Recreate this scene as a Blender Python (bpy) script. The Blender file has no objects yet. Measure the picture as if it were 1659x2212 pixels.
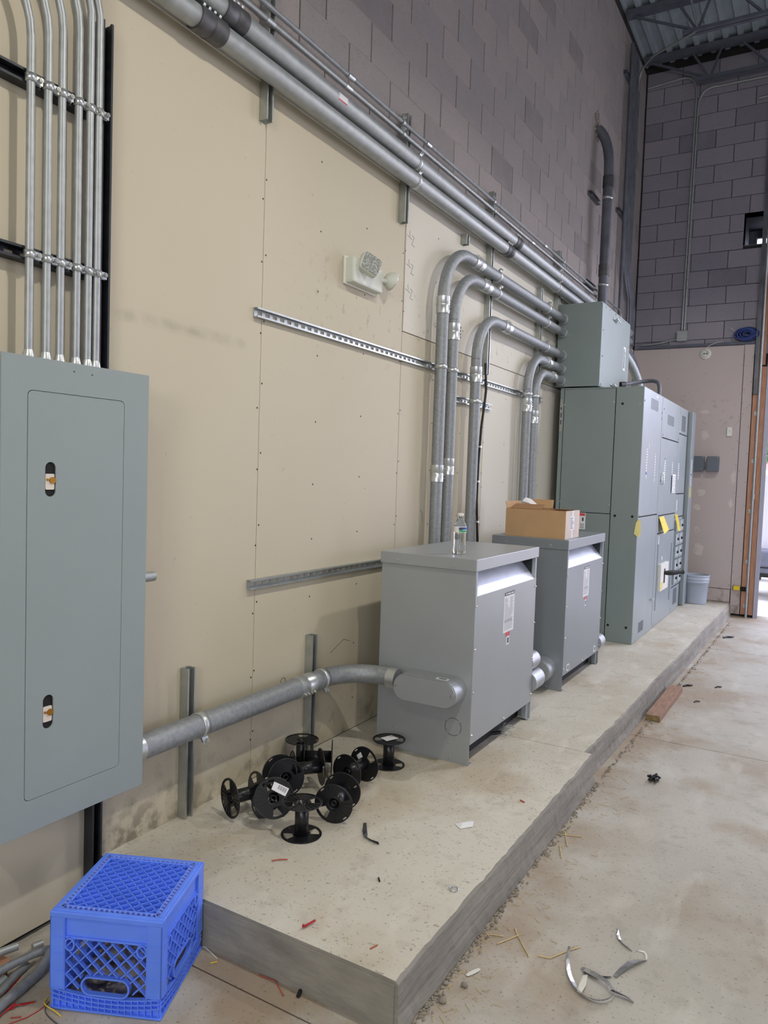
import bpy, bmesh, math, random
from mathutils import Vector, Matrix, noise
random.seed(7)
PI = math.pi
S = bpy.context.scene
COL = S.collection

# ------------------------------------------------------------------ camera
cam_d = bpy.data.cameras.new('camera'); cam = bpy.data.objects.new('camera', cam_d); COL.objects.link(cam)
cam_d.sensor_fit = 'HORIZONTAL'; cam_d.sensor_width = 36.0; cam_d.lens = 1617.6*36/1659
cam_d.clip_start = 0.05; cam_d.clip_end = 200
R = Matrix(((0.86175478, -0.05572205, 0.50425565), (0.50618374, 0.02780408, -0.86197735), (0.03401078, 0.99805911, 0.05216589)))
cam.matrix_world = Matrix.Translation((2.1, 0, 1.517)) @ R.to_4x4()
S.camera = cam

# ------------------------------------------------------------------ world, lights, exposure
W = bpy.data.worlds.new('sky'); S.world = W; W.use_nodes = True
bg = W.node_tree.nodes['Background']; bg.inputs[0].default_value = (0.79, 0.80, 1.0, 1); bg.inputs[1].default_value = 5.9
S.view_settings.view_transform = 'Standard'; S.view_settings.look = 'None'
S.view_settings.exposure = 0.0; S.view_settings.gamma = 1.0; S.view_settings.use_curve_mapping = False
S.cycles.max_bounces = 6; S.cycles.diffuse_bounces = 4; S.cycles.glossy_bounces = 3; S.cycles.transmission_bounces = 8
S.cycles.transparent_max_bounces = 8; S.cycles.sample_clamp_indirect = 6
S.cycles.use_denoising = True

def area(name, loc, size, power, color, rot=(0, 0, 0), shape='DISK', sy=None):
    l = bpy.data.lights.new(name, 'AREA'); l.shape = shape; l.size = size
    if sy: l.size_y = sy
    l.energy = power; l.color = color
    o = bpy.data.objects.new(name, l); COL.objects.link(o); o.location = loc; o.rotation_euler = rot
    return o
# string of work lamps at 3.5 m, 1.9 m off the equipment wall (positions read from the shadows they throw)
for yl, pw in ((-0.75, 28), (2.05, 34), (4.75, 30), (7.5, 26)):
    area('work_lamp', (1.92, yl, 3.68), 0.10, pw, (1.0, 0.94, 0.83) if yl < 4 else (1.0, 0.96, 0.93), (0, math.radians(6), 0))
area('fill_rear', (3.4, -4.7, 2.8), 1.6, 150, (0.97, 0.98, 0.96), (math.radians(78), 0, 0))  # added fill from behind the camera for surfaces facing it, no known fixture
area('fill_side', (7.0, 2.0, 4.3), 1.0, 40, (0.98, 0.96, 1.0))  # unseen soft fill from the room side, no known fixture
# daylight: portals in the end door plus added, unseen side and back openings
for nm, loc, rot, sx, sy in (('door_portal', (3.55, 9.75, 2.1), (-PI/2, 0, 0), 4.1, 4.2),
                             ('side_portal', (12.1, 7.0, 2.0), (0, PI/2, 0), 4.0, 3.0), ('back_portal', (7.75, -5.3, 1.9), (PI/2, 0, 0), 2.5, 3.8)):
    p = area(nm, loc, sx, 1, (1, 1, 1), rot, 'RECTANGLE', sy); p.data.cycles.is_portal = True

# ------------------------------------------------------------------ materials
def srgb(r, g, b):
    f = lambda c: (c/255/12.92) if c/255 <= 0.04045 else ((c/255+0.055)/1.055)**2.4
    return (f(r), f(g), f(b), 1)
def new_mat(name):
    m = bpy.data.materials.new(name); m.use_nodes = True
    nt = m.node_tree; return m, nt, nt.nodes['Principled BSDF']
def mat(name, col, rough=0.6, metal=0.0, vary=0.12, scale=8, bump=0.0, bscale=60, rvary=0.0, spec=0.5, stretch=None):
    """principled with a noise that varies the colour and a fine bump"""
    m, nt, p = new_mat(name); L = nt.links
    p.inputs['Roughness'].default_value = rough; p.inputs['Metallic'].default_value = metal
    p.inputs['Specular IOR Level'].default_value = spec
    g = nt.nodes.new('ShaderNodeNewGeometry'); vec = g.outputs['Position']
    if stretch:
        mp = nt.nodes.new('ShaderNodeMapping'); mp.inputs['Scale'].default_value = stretch
        L.new(vec, mp.inputs['Vector']); vec = mp.outputs[0]
    n = nt.nodes.new('ShaderNodeTexNoise'); n.inputs['Scale'].default_value = scale; n.inputs['Detail'].default_value = 5
    L.new(vec, n.inputs['Vector'])
    r = nt.nodes.new('ShaderNodeValToRGB'); r.color_ramp.elements[0].position = 0.3; r.color_ramp.elements[1].position = 0.7
    c = Vector(col[:3]); r.color_ramp.elements[0].color = (*(c*(1-vary)), 1); r.color_ramp.elements[1].color = (*(c*(1+vary)), 1)
    L.new(n.outputs['Fac'], r.inputs[0]); L.new(r.outputs[0], p.inputs['Base Color'])
    if rvary:
        mr = nt.nodes.new('ShaderNodeMapRange'); mr.inputs[3].default_value = max(0.05, rough-rvary); mr.inputs[4].default_value = min(1, rough+rvary)
        L.new(n.outputs['Fac'], mr.inputs[0]); L.new(mr.outputs[0], p.inputs['Roughness'])
    if bump:
        n2 = nt.nodes.new('ShaderNodeTexNoise'); n2.inputs['Scale'].default_value = bscale; n2.inputs['Detail'].default_value = 4
        L.new(vec, n2.inputs['Vector'])
        b = nt.nodes.new('ShaderNodeBump'); b.inputs['Strength'].default_value = bump; b.inputs['Distance'].default_value = 0.004
        L.new(n2.outputs['Fac'], b.inputs['Height']); L.new(b.outputs[0], p.inputs['Normal'])
    return m
def mixc(nt, fac, a, b):
    x = nt.nodes.new('ShaderNodeMix'); x.data_type = 'RGBA'
    nt.links.new(fac, x.inputs[0])
    for i, v in ((6, a), (7, b)):
        if isinstance(v, tuple): x.inputs[i].default_value = v
        else: nt.links.new(v, x.inputs[i])
    return x.outputs[2]
def noisef(nt, scale, lo, hi, detail=6, stretch=None, w=0):
    g = nt.nodes.new('ShaderNodeNewGeometry'); v = g.outputs['Position']
    mp = nt.nodes.new('ShaderNodeMapping'); mp.inputs['Location'].default_value = (w, w*.7, w*.3)
    if stretch: mp.inputs['Scale'].default_value = stretch
    nt.links.new(v, mp.inputs['Vector'])
    n = nt.nodes.new('ShaderNodeTexNoise'); n.inputs['Scale'].default_value = scale; n.inputs['Detail'].default_value = detail
    nt.links.new(mp.outputs[0], n.inputs['Vector'])
    r = nt.nodes.new('ShaderNodeMapRange'); r.inputs[1].default_value = lo; r.inputs[2].default_value = hi
    nt.links.new(n.outputs['Fac'], r.inputs[0]); return r.outputs[0]
def axisf(nt, axis, a, b):
    """0 at a, 1 at b along a world axis"""
    g = nt.nodes.new('ShaderNodeNewGeometry'); s = nt.nodes.new('ShaderNodeSeparateXYZ'); nt.links.new(g.outputs['Position'], s.inputs[0])
    r = nt.nodes.new('ShaderNodeMapRange'); r.inputs[1].default_value = a; r.inputs[2].default_value = b
    nt.links.new(s.outputs[axis], r.inputs[0]); return r.outputs[0]
def mul(nt, *fs):
    o = fs[0]
    for f in fs[1:]:
        m = nt.nodes.new('ShaderNodeMath'); m.operation = 'MULTIPLY'
        nt.links.new(o, m.inputs[0])
        if isinstance(f, float): m.inputs[1].default_value = f
        else: nt.links.new(f, m.inputs[1])
        o = m.outputs[0]
    return o
def bumpn(nt, p, scale, strength, dist=0.004, detail=6):
    f = noisef(nt, scale, 0.0, 1.0, detail)
    b = nt.nodes.new('ShaderNodeBump'); b.inputs['Strength'].default_value = strength; b.inputs['Distance'].default_value = dist
    nt.links.new(f, b.inputs['Height']); nt.links.new(b.outputs[0], p.inputs['Normal'])

def concrete(name, base, light, dirt, dirt_amt=0.7, edge=False):
    m, nt, p = new_mat(name); p.inputs['Roughness'].default_value = 0.72; p.inputs['Specular IOR Level'].default_value = 0.35
    c = mixc(nt, noisef(nt, 1.3, 0.35, 0.65), base, light)
    c = mixc(nt, mul(nt, noisef(nt, 2.1, 0.50, 0.66, 8, w=5.3), dirt_amt), c, dirt)
    c = mixc(nt, mul(nt, noisef(nt, 14, 0.55, 0.75, 8, w=2.0), 0.35), c, (base[0]*.55, base[1]*.52, base[2]*.48, 1))
    c = mixc(nt, mul(nt, noisef(nt, 9, 0.56, 0.70, 8, (1, .35, 1), w=9.0), 0.45), c, (min(1, light[0]*1.18), min(1, light[1]*1.18), min(1, light[2]*1.2), 1))
    if edge:   # brown dust swept along the foot of the pad
        c = mixc(nt, mul(nt, axisf(nt, 0, 1.62, 1.2), noisef(nt, 3.1, 0.36, 0.60, 8, w=1.0), 0.85), c, dirt)
    c = mixc(nt, mul(nt, noisef(nt, 90, 0.62, 0.72, 2, w=3.0), 0.5), c, (0.08, 0.07, 0.06, 1))
    nt.links.new(c, p.inputs['Base Color']); bumpn(nt, p, 45, 0.35, 0.004)
    return m
M = {}
M['floor'] = concrete('floor_concrete', srgb(172, 168, 158), srgb(188, 185, 176), srgb(152, 133, 110), 0.6, True)
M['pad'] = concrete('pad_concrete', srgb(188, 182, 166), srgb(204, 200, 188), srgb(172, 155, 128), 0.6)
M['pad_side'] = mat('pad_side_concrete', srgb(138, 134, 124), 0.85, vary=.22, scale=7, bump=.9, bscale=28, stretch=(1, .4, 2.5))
M['dark_gap'] = mat('dark_joint', srgb(58, 54, 50), 0.9)  # dark base colour under the floor joints, also on drywall screw heads
def drywall(name, base):
    m, nt, p = new_mat(name); p.inputs['Roughness'].default_value = 0.62; p.inputs['Specular IOR Level'].default_value = 0.3
    b2 = (base[0]*1.05, base[1]*1.05, base[2]*1.08, 1)
    c = mixc(nt, noisef(nt, 0.9, 0.35, 0.65), base, b2)
    c = mixc(nt, mul(nt, noisef(nt, 26, 0.70, 0.80, 3, w=4.0), 0.5), c, (base[0]*.45, base[1]*.42, base[2]*.4, 1))
    # mildew and splash marks low on the sheet
    c = mixc(nt, mul(nt, axisf(nt, 2, 0.44, 0.16), axisf(nt, 1, 1.68, 1.74), noisef(nt, 11, 0.54, 0.66, 8, w=7.0), 0.5), c, (0.10, 0.085, 0.06, 1))
    c = mixc(nt, mul(nt, axisf(nt, 2, 0.75, 0.2), axisf(nt, 1, 1.60, 1.74), noisef(nt, 90, 0.62, 0.70, 3, w=2.0), 0.4), c, (0.12, 0.10, 0.07, 1))
    c = mixc(nt, mul(nt, axisf(nt, 2, 0.34, 0.18), axisf(nt, 1, 2.5, 1.9), axisf(nt, 1, 1.68, 1.74), noisef(nt, 19, 0.44, 0.58, 8, w=3.7), 0.7), c, (0.16, 0.14, 0.10, 1))
    # long scuff at chest height
    c = mixc(nt, mul(nt, axisf(nt, 2, 2.00, 2.025), axisf(nt, 2, 2.06, 2.035), axisf(nt, 1, 1.65, 1.8), axisf(nt, 1, 2.42, 2.38), noisef(nt, 12, 0.35, 0.7, 4, w=1.5), 0.45), c, (0.22, 0.19, 0.15, 1))
    c = mixc(nt, mul(nt, axisf(nt, 2, 2.0, 2.3), axisf(nt, 2, 2.75, 2.4), axisf(nt, 1, 2.6, 2.9), noisef(nt, 18, 0.60, 0.68, 5, w=8.5), 0.4), c, (0.28, 0.22, 0.16, 1))
    nt.links.new(c, p.inputs['Base Color']); bumpn(nt, p, 70, 0.08, 0.002, 3)
    return m
M['drywall'] = drywall('cream_drywall', srgb(192, 183, 160))
M['drywall_pale'] = drywall('pale_drywall', srgb(206, 201, 186))
M['drywall_end'] = drywall('end_drywall', srgb(188, 176, 172))
M['patch'] = mat('joint_compound', srgb(205, 196, 190), 0.8)
def cmu(name, base):
    m, nt, p = new_mat(name); p.inputs['Roughness'].default_value = 0.9; p.inputs['Specular IOR Level'].default_value = 0.2
    oi = nt.nodes.new('ShaderNodeObjectInfo')
    r = nt.nodes.new('ShaderNodeValToRGB'); e = r.color_ramp.elements
    e[0].position = 0; e[0].color = (base[0]*.80, base[1]*.80, base[2]*.82, 1)
    e[1].position = 1; e[1].color = (base[0]*1.12, base[1]*1.07, base[2]*1.05, 1)
    e.new(.08).color = (base[0]*.78, base[1]*.77, base[2]*.78, 1); e.new(.16).color = (base[0]*.95, base[1]*.95, base[2]*.95, 1)
    nt.links.new(oi.outputs['Random'], r.inputs[0])
    c = mixc(nt, mul(nt, noisef(nt, 6, 0.4, 0.7, 6), 0.3), r.outputs[0], (base[0]*1.2, base[1]*1.15, base[2]*1.12, 1))
    c = mixc(nt, mul(nt, noisef(nt, 120, 0.6, 0.7, 2), 0.4), c, (base[0]*.4, base[1]*.4, base[2]*.4, 1))
    nt.links.new(c, p.inputs['Base Color']); bumpn(nt, p, 150, 0.5, 0.003, 3)
    return m
M['cmu'] = cmu('concrete_masonry', srgb(156, 150, 148))
M['cmu_end'] = cmu('concrete_masonry_end', srgb(148, 145, 156))
M['mortar'] = mat('mortar', srgb(52, 48, 48), 0.95, bump=.5, bscale=90)
M['bed'] = mat('bed_joint', srgb(156, 146, 140), 0.95, bump=.4, bscale=90)
M['deck'] = mat('roof_deck_steel', srgb(158, 170, 178), 0.6, 0.2, vary=.1)
M['joist'] = mat('joist_primer', srgb(92, 96, 108), 0.7)
M['emt'] = mat('galvanised_conduit', srgb(168, 172, 172), 0.5, 0.6, vary=.12, scale=30, bump=.05, rvary=.1)
M['rigid'] = mat('weathered_conduit', srgb(148, 152, 154), 0.55, 0.5, vary=.16, scale=60, bump=.15, rvary=.12, bscale=120)
M['emt_bright'] = mat('bright_zinc', srgb(206, 210, 210), 0.36, 0.85, vary=.05, scale=20)
M['old_pipe'] = mat('old_conduit', srgb(110, 112, 120), 0.6, 0.5, vary=.2)
M['dark_coupling'] = mat('dark_steel', srgb(96, 96, 98), 0.5, 0.7, vary=.25, scale=25)
M['strut'] = mat('pregalvanised_strut', srgb(178, 182, 178), 0.38, 0.8, vary=.1, scale=20)
M['strut_dark'] = mat('dark_strut', srgb(60, 62, 66), 0.5, 0.6, vary=.2)
M['panel'] = mat('grey_enamel', srgb(143, 153, 152), 0.45, 0.0, vary=.025, scale=3, bump=.06, bscale=500, spec=.4)
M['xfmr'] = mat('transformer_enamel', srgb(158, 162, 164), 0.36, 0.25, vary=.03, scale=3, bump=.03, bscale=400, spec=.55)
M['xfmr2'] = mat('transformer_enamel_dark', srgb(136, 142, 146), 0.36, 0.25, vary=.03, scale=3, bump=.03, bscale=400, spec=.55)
M['louvre'] = mat('scuffed_louvre_glare', srgb(214, 218, 230), 0.42, 0.35, vary=.09, scale=26, rvary=.12, stretch=(1, .4, .4))  # scuffed metal, base colour lightened to hold the bright reflection
M['gear'] = mat('switchgear_enamel', srgb(132, 144, 142), 0.40, 0.1, vary=.03, scale=3, spec=.5)
M['gear_front'] = mat('switchgear_front', srgb(150, 160, 164), 0.33, 0.3, vary=.05, scale=4, spec=.6)
M['lb'] = mat('cast_aluminium_paint', srgb(164, 168, 172), 0.38, 0.5, vary=.05, scale=8)
M['screw'] = mat('zinc_screw', srgb(205, 205, 200), 0.3, 0.9)
M['black'] = mat('black_void', srgb(14, 14, 16), 0.8, vary=0)
M['spool'] = mat('black_plastic', srgb(24, 25, 28), 0.33, 0.0, vary=.2, scale=20, spec=.5)
M['cable'] = mat('black_cable', srgb(22, 22, 24), 0.5)
M['crate'] = mat('blue_crate_plastic', srgb(98, 140, 252), 0.42, 0.0, vary=.07, scale=12, spec=.5)
M['crate_dirty'] = mat('blue_crate_plastic_dusty', srgb(130, 150, 232), 0.55, 0.0, vary=.14, scale=22)
M['cardboard'] = mat('cardboard', srgb(190, 154, 112), 0.8, vary=.06, scale=9)
M['cardboard_in'] = mat('cardboard_inside', srgb(150, 112, 76), 0.85, vary=.1)
M['tape'] = mat('packing_tape', srgb(196, 178, 160), 0.35)
M['white'] = mat('white_plastic', srgb(222, 222, 214), 0.4, vary=.02)
M['offwhite'] = mat('offwhite_housing', srgb(205, 208, 196), 0.45, vary=.02)
M['paper'] = mat('white_label', srgb(226, 226, 228), 0.6, vary=.02)
M['print'] = mat('label_print', srgb(70, 70, 78), 0.7, vary=.1)
M['red'] = mat('red_plastic', srgb(170, 24, 32), 0.5)
M['pinkred'] = mat('red_label', srgb(206, 70, 80), 0.5)
M['blue'] = mat('blue_label', srgb(50, 90, 180), 0.5)
M['green'] = mat('green_label', srgb(40, 160, 100), 0.5)
M['orange'] = mat('orange_insulation', srgb(176, 84, 58), 0.5)
M['yellow'] = mat('yellow_tag', srgb(226, 200, 48), 0.6, vary=.05)
M['paleyellow'] = mat('pale_yellow_tag', srgb(226, 216, 140), 0.6, vary=.04)
M['straw'] = mat('dry_straw', srgb(196, 176, 132), 0.8, vary=.15, scale=40)
M['wood'] = mat('framing_lumber', srgb(176, 130, 104), 0.75, vary=.16, scale=10, stretch=(8, 8, 1), bump=.1)
M['lumber'] = mat('weathered_lumber', srgb(150, 118, 98), 0.85, vary=.22, scale=9, stretch=(8, 1, 8), bump=.3)
M['endgrain'] = mat('end_grain', srgb(130, 112, 76), 0.9, vary=.3, scale=60)
M['bucket'] = mat('grey_bucket_plastic', srgb(168, 176, 190), 0.5, vary=.03)
M['greybox'] = mat('grey_pvc', srgb(98, 106, 116), 0.5, vary=.04)
M['stone'] = mat('pebble', srgb(138, 130, 118), 0.9, vary=.3, scale=30)
M['copper'] = mat('brass_contact', srgb(176, 126, 48), 0.3, 0.9)
M['ivory'] = mat('breaker_toggle', srgb(214, 204, 190), 0.5)
M['strip'] = mat('torn_jacket_strip', srgb(176, 178, 180), 0.25, 0.7, vary=.3, scale=40, rvary=.1)
M['apron'] = mat('outside_concrete', srgb(206, 204, 196), 0.85, vary=.08, scale=2)
M['grass'] = mat('grass', srgb(110, 130, 78), 0.9, vary=.3, scale=12)
M['leaf'] = mat('leaves', srgb(86, 122, 70), 0.7, vary=.4, scale=6)
M['brickpink'] = mat('far_house_wall', srgb(206, 150, 140), 0.8)
M['carpaint'] = mat('white_car_paint', srgb(226, 226, 232), 0.3, vary=.01)
M['bumper'] = mat('jamb_steel', srgb(168, 168, 182), 0.5, vary=.05); M['bumper2'] = mat('bumper_plastic', srgb(120, 124, 140), 0.5)
M['tyre'] = mat('tyre_rubber', srgb(30, 30, 32), 0.8)
M['glassdark'] = mat('dark_glass', srgb(40, 46, 54), 0.1)
M['bluecoil'] = mat('blue_cable', srgb(38, 56, 118), 0.5)
M['wall_far'] = mat('plain_block_wall', srgb(120, 116, 112), 0.9, bump=.2)
m, nt, p = new_mat('clear_bottle_plastic'); p.inputs['Transmission Weight'].default_value = 1; p.inputs['Roughness'].default_value = 0.04
p.inputs['IOR'].default_value = 1.3; p.inputs['Base Color'].default_value = (0.93, 0.96, 0.97, 1); M['pet'] = m
m, nt, p = new_mat('window_glass'); p.inputs['Transmission Weight'].default_value = 1; p.inputs['Roughness'].default_value = 0.02; p.inputs['IOR'].default_value = 1.05; M['glass'] = m
m, nt, p = new_mat('prismatic_lens'); p.inputs['Base Color'].default_value = srgb(190, 194, 190); p.inputs['Roughness'].default_value = 0.2; p.inputs['Metallic'].default_value = .4
nt.links.new(mixc(nt, noisef(nt, 160, .45, .55, 1), srgb(158, 160, 152), srgb(214, 216, 208)), p.inputs['Base Color']); M['lens'] = m

# ------------------------------------------------------------------ mesh helpers
class MB:
    def __init__(s): s.v = []; s.f = []; s.sm = []
    def add(s, vs, fs, smooth=False):
        n = len(s.v); s.v += [tuple(v) for v in vs]; s.f += [tuple(i+n for i in f) for f in fs]; s.sm += [smooth]*len(fs); return s
    def box(s, x0, x1, y0, y1, z0, z1, mtx=None):
        vs = [(x, y, z) for x in (x0, x1) for y in (y0, y1) for z in (z0, z1)]
        if mtx is not None: vs = [tuple(mtx @ Vector(v)) for v in vs]
        return s.add(vs, [(0, 1, 3, 2), (4, 6, 7, 5), (0, 4, 5, 1), (2, 3, 7, 6), (0, 2, 6, 4), (1, 5, 7, 3)])
    def bar(s, a, b, w, h, up=(0, 0, 1)):
        """rectangular bar from a to b, w across, h along up"""
        a = Vector(a); b = Vector(b); d = (b-a).normalized(); u = Vector(up); u = (u-d*u.dot(d)).normalized(); r = d.cross(u)
        vs = [q + r*(w/2*i) + u*(h/2*j) for q in (a, b) for i in (-1, 1) for j in (-1, 1)]
        return s.add(vs, [(0, 2, 3, 1), (4, 5, 7, 6), (0, 1, 5, 4), (2, 6, 7, 3), (0, 4, 6, 2), (1, 3, 7, 5)])
    def tube(s, pts, r, n=12, cap=True, inner=None):
        pts = [Vector(p) for p in pts]; rs = r if isinstance(r, (list, tuple)) else [r]*len(pts)
        t0 = (pts[1]-pts[0]).normalized(); u = t0.orthogonal().normalized()
        rings = []
        for i, p in enumerate(pts):
            if i == 0: t = t0
            elif i == len(pts)-1: t = (pts[-1]-pts[-2]).normalized()
            else: t = ((pts[i+1]-p).normalized() + (p-pts[i-1]).normalized())
            t = t.normalized() if t.length > 1e-6 else t0
            u = (u - t*u.dot(t)).normalized(); w = t.cross(u)
            rings.append([p + (u*math.cos(2*PI*k/n) + w*math.sin(2*PI*k/n))*rs[i] for k in range(n)])
        vs = [q for g in rings for q in g]; fs = []
        for i in range(len(pts)-1):
            for k in range(n):
                k2 = (k+1) % n; fs.append((i*n+k, i*n+k2, (i+1)*n+k2, (i+1)*n+k))
        s.add(vs, fs, True)
        if cap:
            s.add(rings[0], [tuple(reversed(range(n)))]); s.add(rings[-1], [tuple(range(n))])
        return s
    def lathe(s, prof, c=(0, 0, 0), n=24, axis='z', sm=True):
        """profile of (r, h) revolved about an axis through c"""
        c = Vector(c); vs = []; fs = []
        for r, h in prof:
            for k in range(n):
                a = 2*PI*k/n; x, y = r*math.cos(a), r*math.sin(a)
                vs.append(c + Vector({'z': (x, y, h), 'x': (h, x, y), 'y': (y, h, x)}[axis]))
        for i in range(len(prof)-1):
            for k in range(n):
                k2 = (k+1) % n; fs.append((i*n+k, i*n+k2, (i+1)*n+k2, (i+1)*n+k))
        return s.add(vs, fs, sm)
    def disc(s, c, r, nrm=(0, 0, 1), t=0.002, n=12):
        c = Vector(c); nn = Vector(nrm).normalized()
        return s.tube([c, c+nn*t], r, n)
    def prism(s, poly, axis, a, b):
        """polygon of 2D points extruded along an axis from a to b; axis 'x' takes (y,z), 'y' takes (x,z), 'z' takes (x,y)"""
        f = {'x': lambda p, h: (h, p[0], p[1]), 'y': lambda p, h: (p[0], h, p[1]), 'z': lambda p, h: (p[0], p[1], h)}[axis]
        n = len(poly); vs = [f(p, a) for p in poly] + [f(p, b) for p in poly]
        fs = [tuple(range(n)), tuple(reversed(range(n, 2*n)))] + [(i, i+n, (i+1) % n+n, (i+1) % n) for i in range(n)]
        return s.add(vs, fs)
def rrect(x0, x1, z0, z1, r, n=5):
    o = []
    for cx, cz, a0 in ((x1-r, z0+r, -PI/2), (x1-r, z1-r, 0), (x0+r, z1-r, PI/2), (x0+r, z0+r, PI)):
        for i in range(n+1):
            a = a0 + PI/2*i/n; o.append((cx+r*math.cos(a), cz+r*math.sin(a)))
    return o
def wloc(o):
    v = Vector((0, 0, 0))
    while o is not None: v += Vector(o.location); o = o.parent
    return v
def mesh_from(name, mb, mt):
    me = bpy.data.meshes.new(name); me.from_pydata(mb.v, [], mb.f)
    bm = bmesh.new(); bm.from_mesh(me); bmesh.ops.recalc_face_normals(bm, faces=bm.faces); bm.to_mesh(me); bm.free()
    me.polygons.foreach_set('use_smooth', mb.sm); me.materials.append(M[mt] if isinstance(mt, str) else mt); me.update()
    return me
def build(name, mb, mt, parent=None, bev=0, label=None, kind=None, origin=None):
    me = mesh_from(name, mb, mt); o = bpy.data.objects.new(name, me); COL.objects.link(o)
    if parent is not None:
        o.parent = parent; me.transform(Matrix.Translation(-wloc(parent)))
    else:
        xs = [v.co for v in me.vertices]
        lo = Vector([min(v[i] for v in xs) for i in range(3)]); hi = Vector([max(v[i] for v in xs) for i in range(3)])
        c = Vector(origin) if origin else Vector(((lo.x+hi.x)/2, (lo.y+hi.y)/2, lo.z))
        me.transform(Matrix.Translation(-c)); o.location = c
    if bev:
        b = o.modifiers.new('bevel', 'BEVEL'); b.width = bev; b.segments = 2; b.limit_method = 'ANGLE'; b.angle_limit = math.radians(50)
    if label: o['label'] = label
    if kind: o['kind'] = kind
    return o
def tag(o, label, cat, group=None):
    o['label'] = label; o['category'] = cat
    if group: o['group'] = group
    return o
def thing(name, label, cat, loc, group=None):
    o = bpy.data.objects.new(name, None); COL.objects.link(o); o.location = loc; o.empty_display_size = .1
    return tag(o, label, cat, group)
def struct(name, mb, mt, parent=None, **k):
    o = build(name, mb, mt, parent, **k)
    if parent is None: o['kind'] = 'structure'
    return o
def copy_tree(o, parent=None):
    c = o.copy(); COL.objects.link(c)
    c.parent = parent
    for ch in list(o.children): copy_tree(ch, c)
    return c
def arc(c, r, a0, a1, u, v, n=10):
    c = Vector(c); u = Vector(u); v = Vector(v)
    return [c + u*(r*math.cos(a0+(a1-a0)*i/n)) + v*(r*math.sin(a0+(a1-a0)*i/n)) for i in range(n+1)]
def screw(mb, c, nrm, r=0.006):
    c = Vector(c); n = Vector(nrm).normalized()
    mb.tube([c, c+n*.002], r*1.35, 8); mb.tube([c+n*.002, c+n*.007], [r, r*.7], 6)

# ------------------------------------------------------------------ structure: floor and pad
fl = struct('floor', MB().box(-.3, 12.2, -5.2, 9.72, -.2, -.006), 'dark_gap')
yb = [-5.2, -1.3, 1.632, 4.588, 7.45, 9.72]; xb = [-.3, 5.2, 12.2]
for i in range(5):
    for j in range(2):
        build('concrete_panel', MB().box(xb[j]+.002, xb[j+1]-.002, yb[i]+.003, yb[i+1]-.003, -.005, 0), 'floor', fl)

def pad_section(y0, y1, xe, top, name, parent, joint=False):
    """slab pour with a hand-troweled, chipped outer edge; xe(y) is the edge"""
    ny = int((y1-y0)/.03); vs = []; fs = []
    xi = [0, .3, .6, .9, 1.05, 1.13]
    for i in range(ny+1):
        y = y0 + (y1-y0)*i/ny
        e = xe(y) + .006*noise.noise(Vector((0, y*6, 3))) + .004*noise.noise(Vector((1, y*23, 3)))
        e2 = xe(y) + .004 + .003*noise.noise(Vector((4, y*9, 1)))
        ch = .010 + .006*noise.noise(Vector((2, y*14, 7)))
        row = [(x if x < 1.1 else e-.05, y, top + .0015*noise.noise(Vector((x*4, y*4, 0)))) for x in xi]
        row += [(e-ch, y, top-.001), (e-.002, y, top-ch), (e2+.002*noise.noise(Vector((5, y*40, 1))), y, top-.05),
                (e2+.005*noise.noise(Vector((7, y*30, 1))), y, top-.10), (e2+.012+.006*noise.noise(Vector((9, y*20, 1))), y, -.003), (0, y, -.003)]
        vs += row; w = len(row)
        if i:
            for k in range(w): fs.append(((i-1)*w+k, (i-1)*w+(k+1) % w, i*w+(k+1) % w, i*w+k))
    w = len(xi)+6
    fs += [tuple(range(w)), tuple(range(ny*w, ny*w+w))]
    mb = MB().add(vs, fs, False)
    o = build(name, mb, 'pad', parent)
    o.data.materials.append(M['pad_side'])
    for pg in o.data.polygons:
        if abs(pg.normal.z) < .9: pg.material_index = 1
    return o
padr = bpy.data.objects.new('concrete_pad', None); COL.objects.link(padr); padr.location = (.6, 5.6, 0); padr['kind'] = 'structure'
padr['label'] = 'raised concrete equipment pad along the left wall'
pad_section(1.722, 3.72, lambda y: 1.185, .150, 'slab_pour', padr)
pad_section(3.732, 9.53, lambda y: 1.148 + (y-3.8)*.0165 + .004*math.sin(y*3.1), .147, 'slab_pour', padr)
build('joint_filler', MB().box(.01, 1.12, 3.715, 3.737, .12, .144), 'pad_side', padr)
build('formed_end_face', MB().box(.0, 1.178, 1.716, 1.724, 0, .139), 'pad_side', padr)

# ------------------------------------------------------------------ structure: left wall
XW = -.016
wl = struct('wall_left', MB().box(-.22, XW-.008, -5.2, 9.73, 0, 6.62), 'mortar')
def block_mesh(name, lx, mt, nx):
    """face block 0.392 x 0.192, chamfered; nx = axis it faces ('x' or '-y')"""
    h = .0975; d = .012; c = .003; a = lx/2
    q = [(-a, -h), (a, -h), (a, h), (-a, h)]; qi = [(-a+c, -h+c), (a-c, -h+c), (a-c, h-c), (-a+c, h-c)]
    if nx == 'x': P = lambda u, w, t: (t, u, w)
    else: P = lambda u, w, t: (u, -t, w)
    vs = [P(*k, 0) for k in q] + [P(*k, d-c) for k in q] + [P(*k, d) for k in qi]
    fs = [(8, 9, 10, 11)]
    for i in range(4):
        j = (i+1) % 4; fs += [(i, j, j+4, i+4), (i+4, j+4, j+8, i+8)]
    return mesh_from(name, MB().add(vs, fs), mt)
def put_block(me, loc, parent):
    o = bpy.data.objects.new('concrete_block', me); COL.objects.link(o); o.parent = parent
    o.location = Vector(loc) - wloc(parent); return o
bl_full = block_mesh('concrete_block', .389, 'cmu', 'x'); bl_half = block_mesh('concrete_block', .194, 'cmu', 'x')
rest = MB(); Ri = R.transposed(); CAM = Vector((2.1, 0, 1.517))
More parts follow.
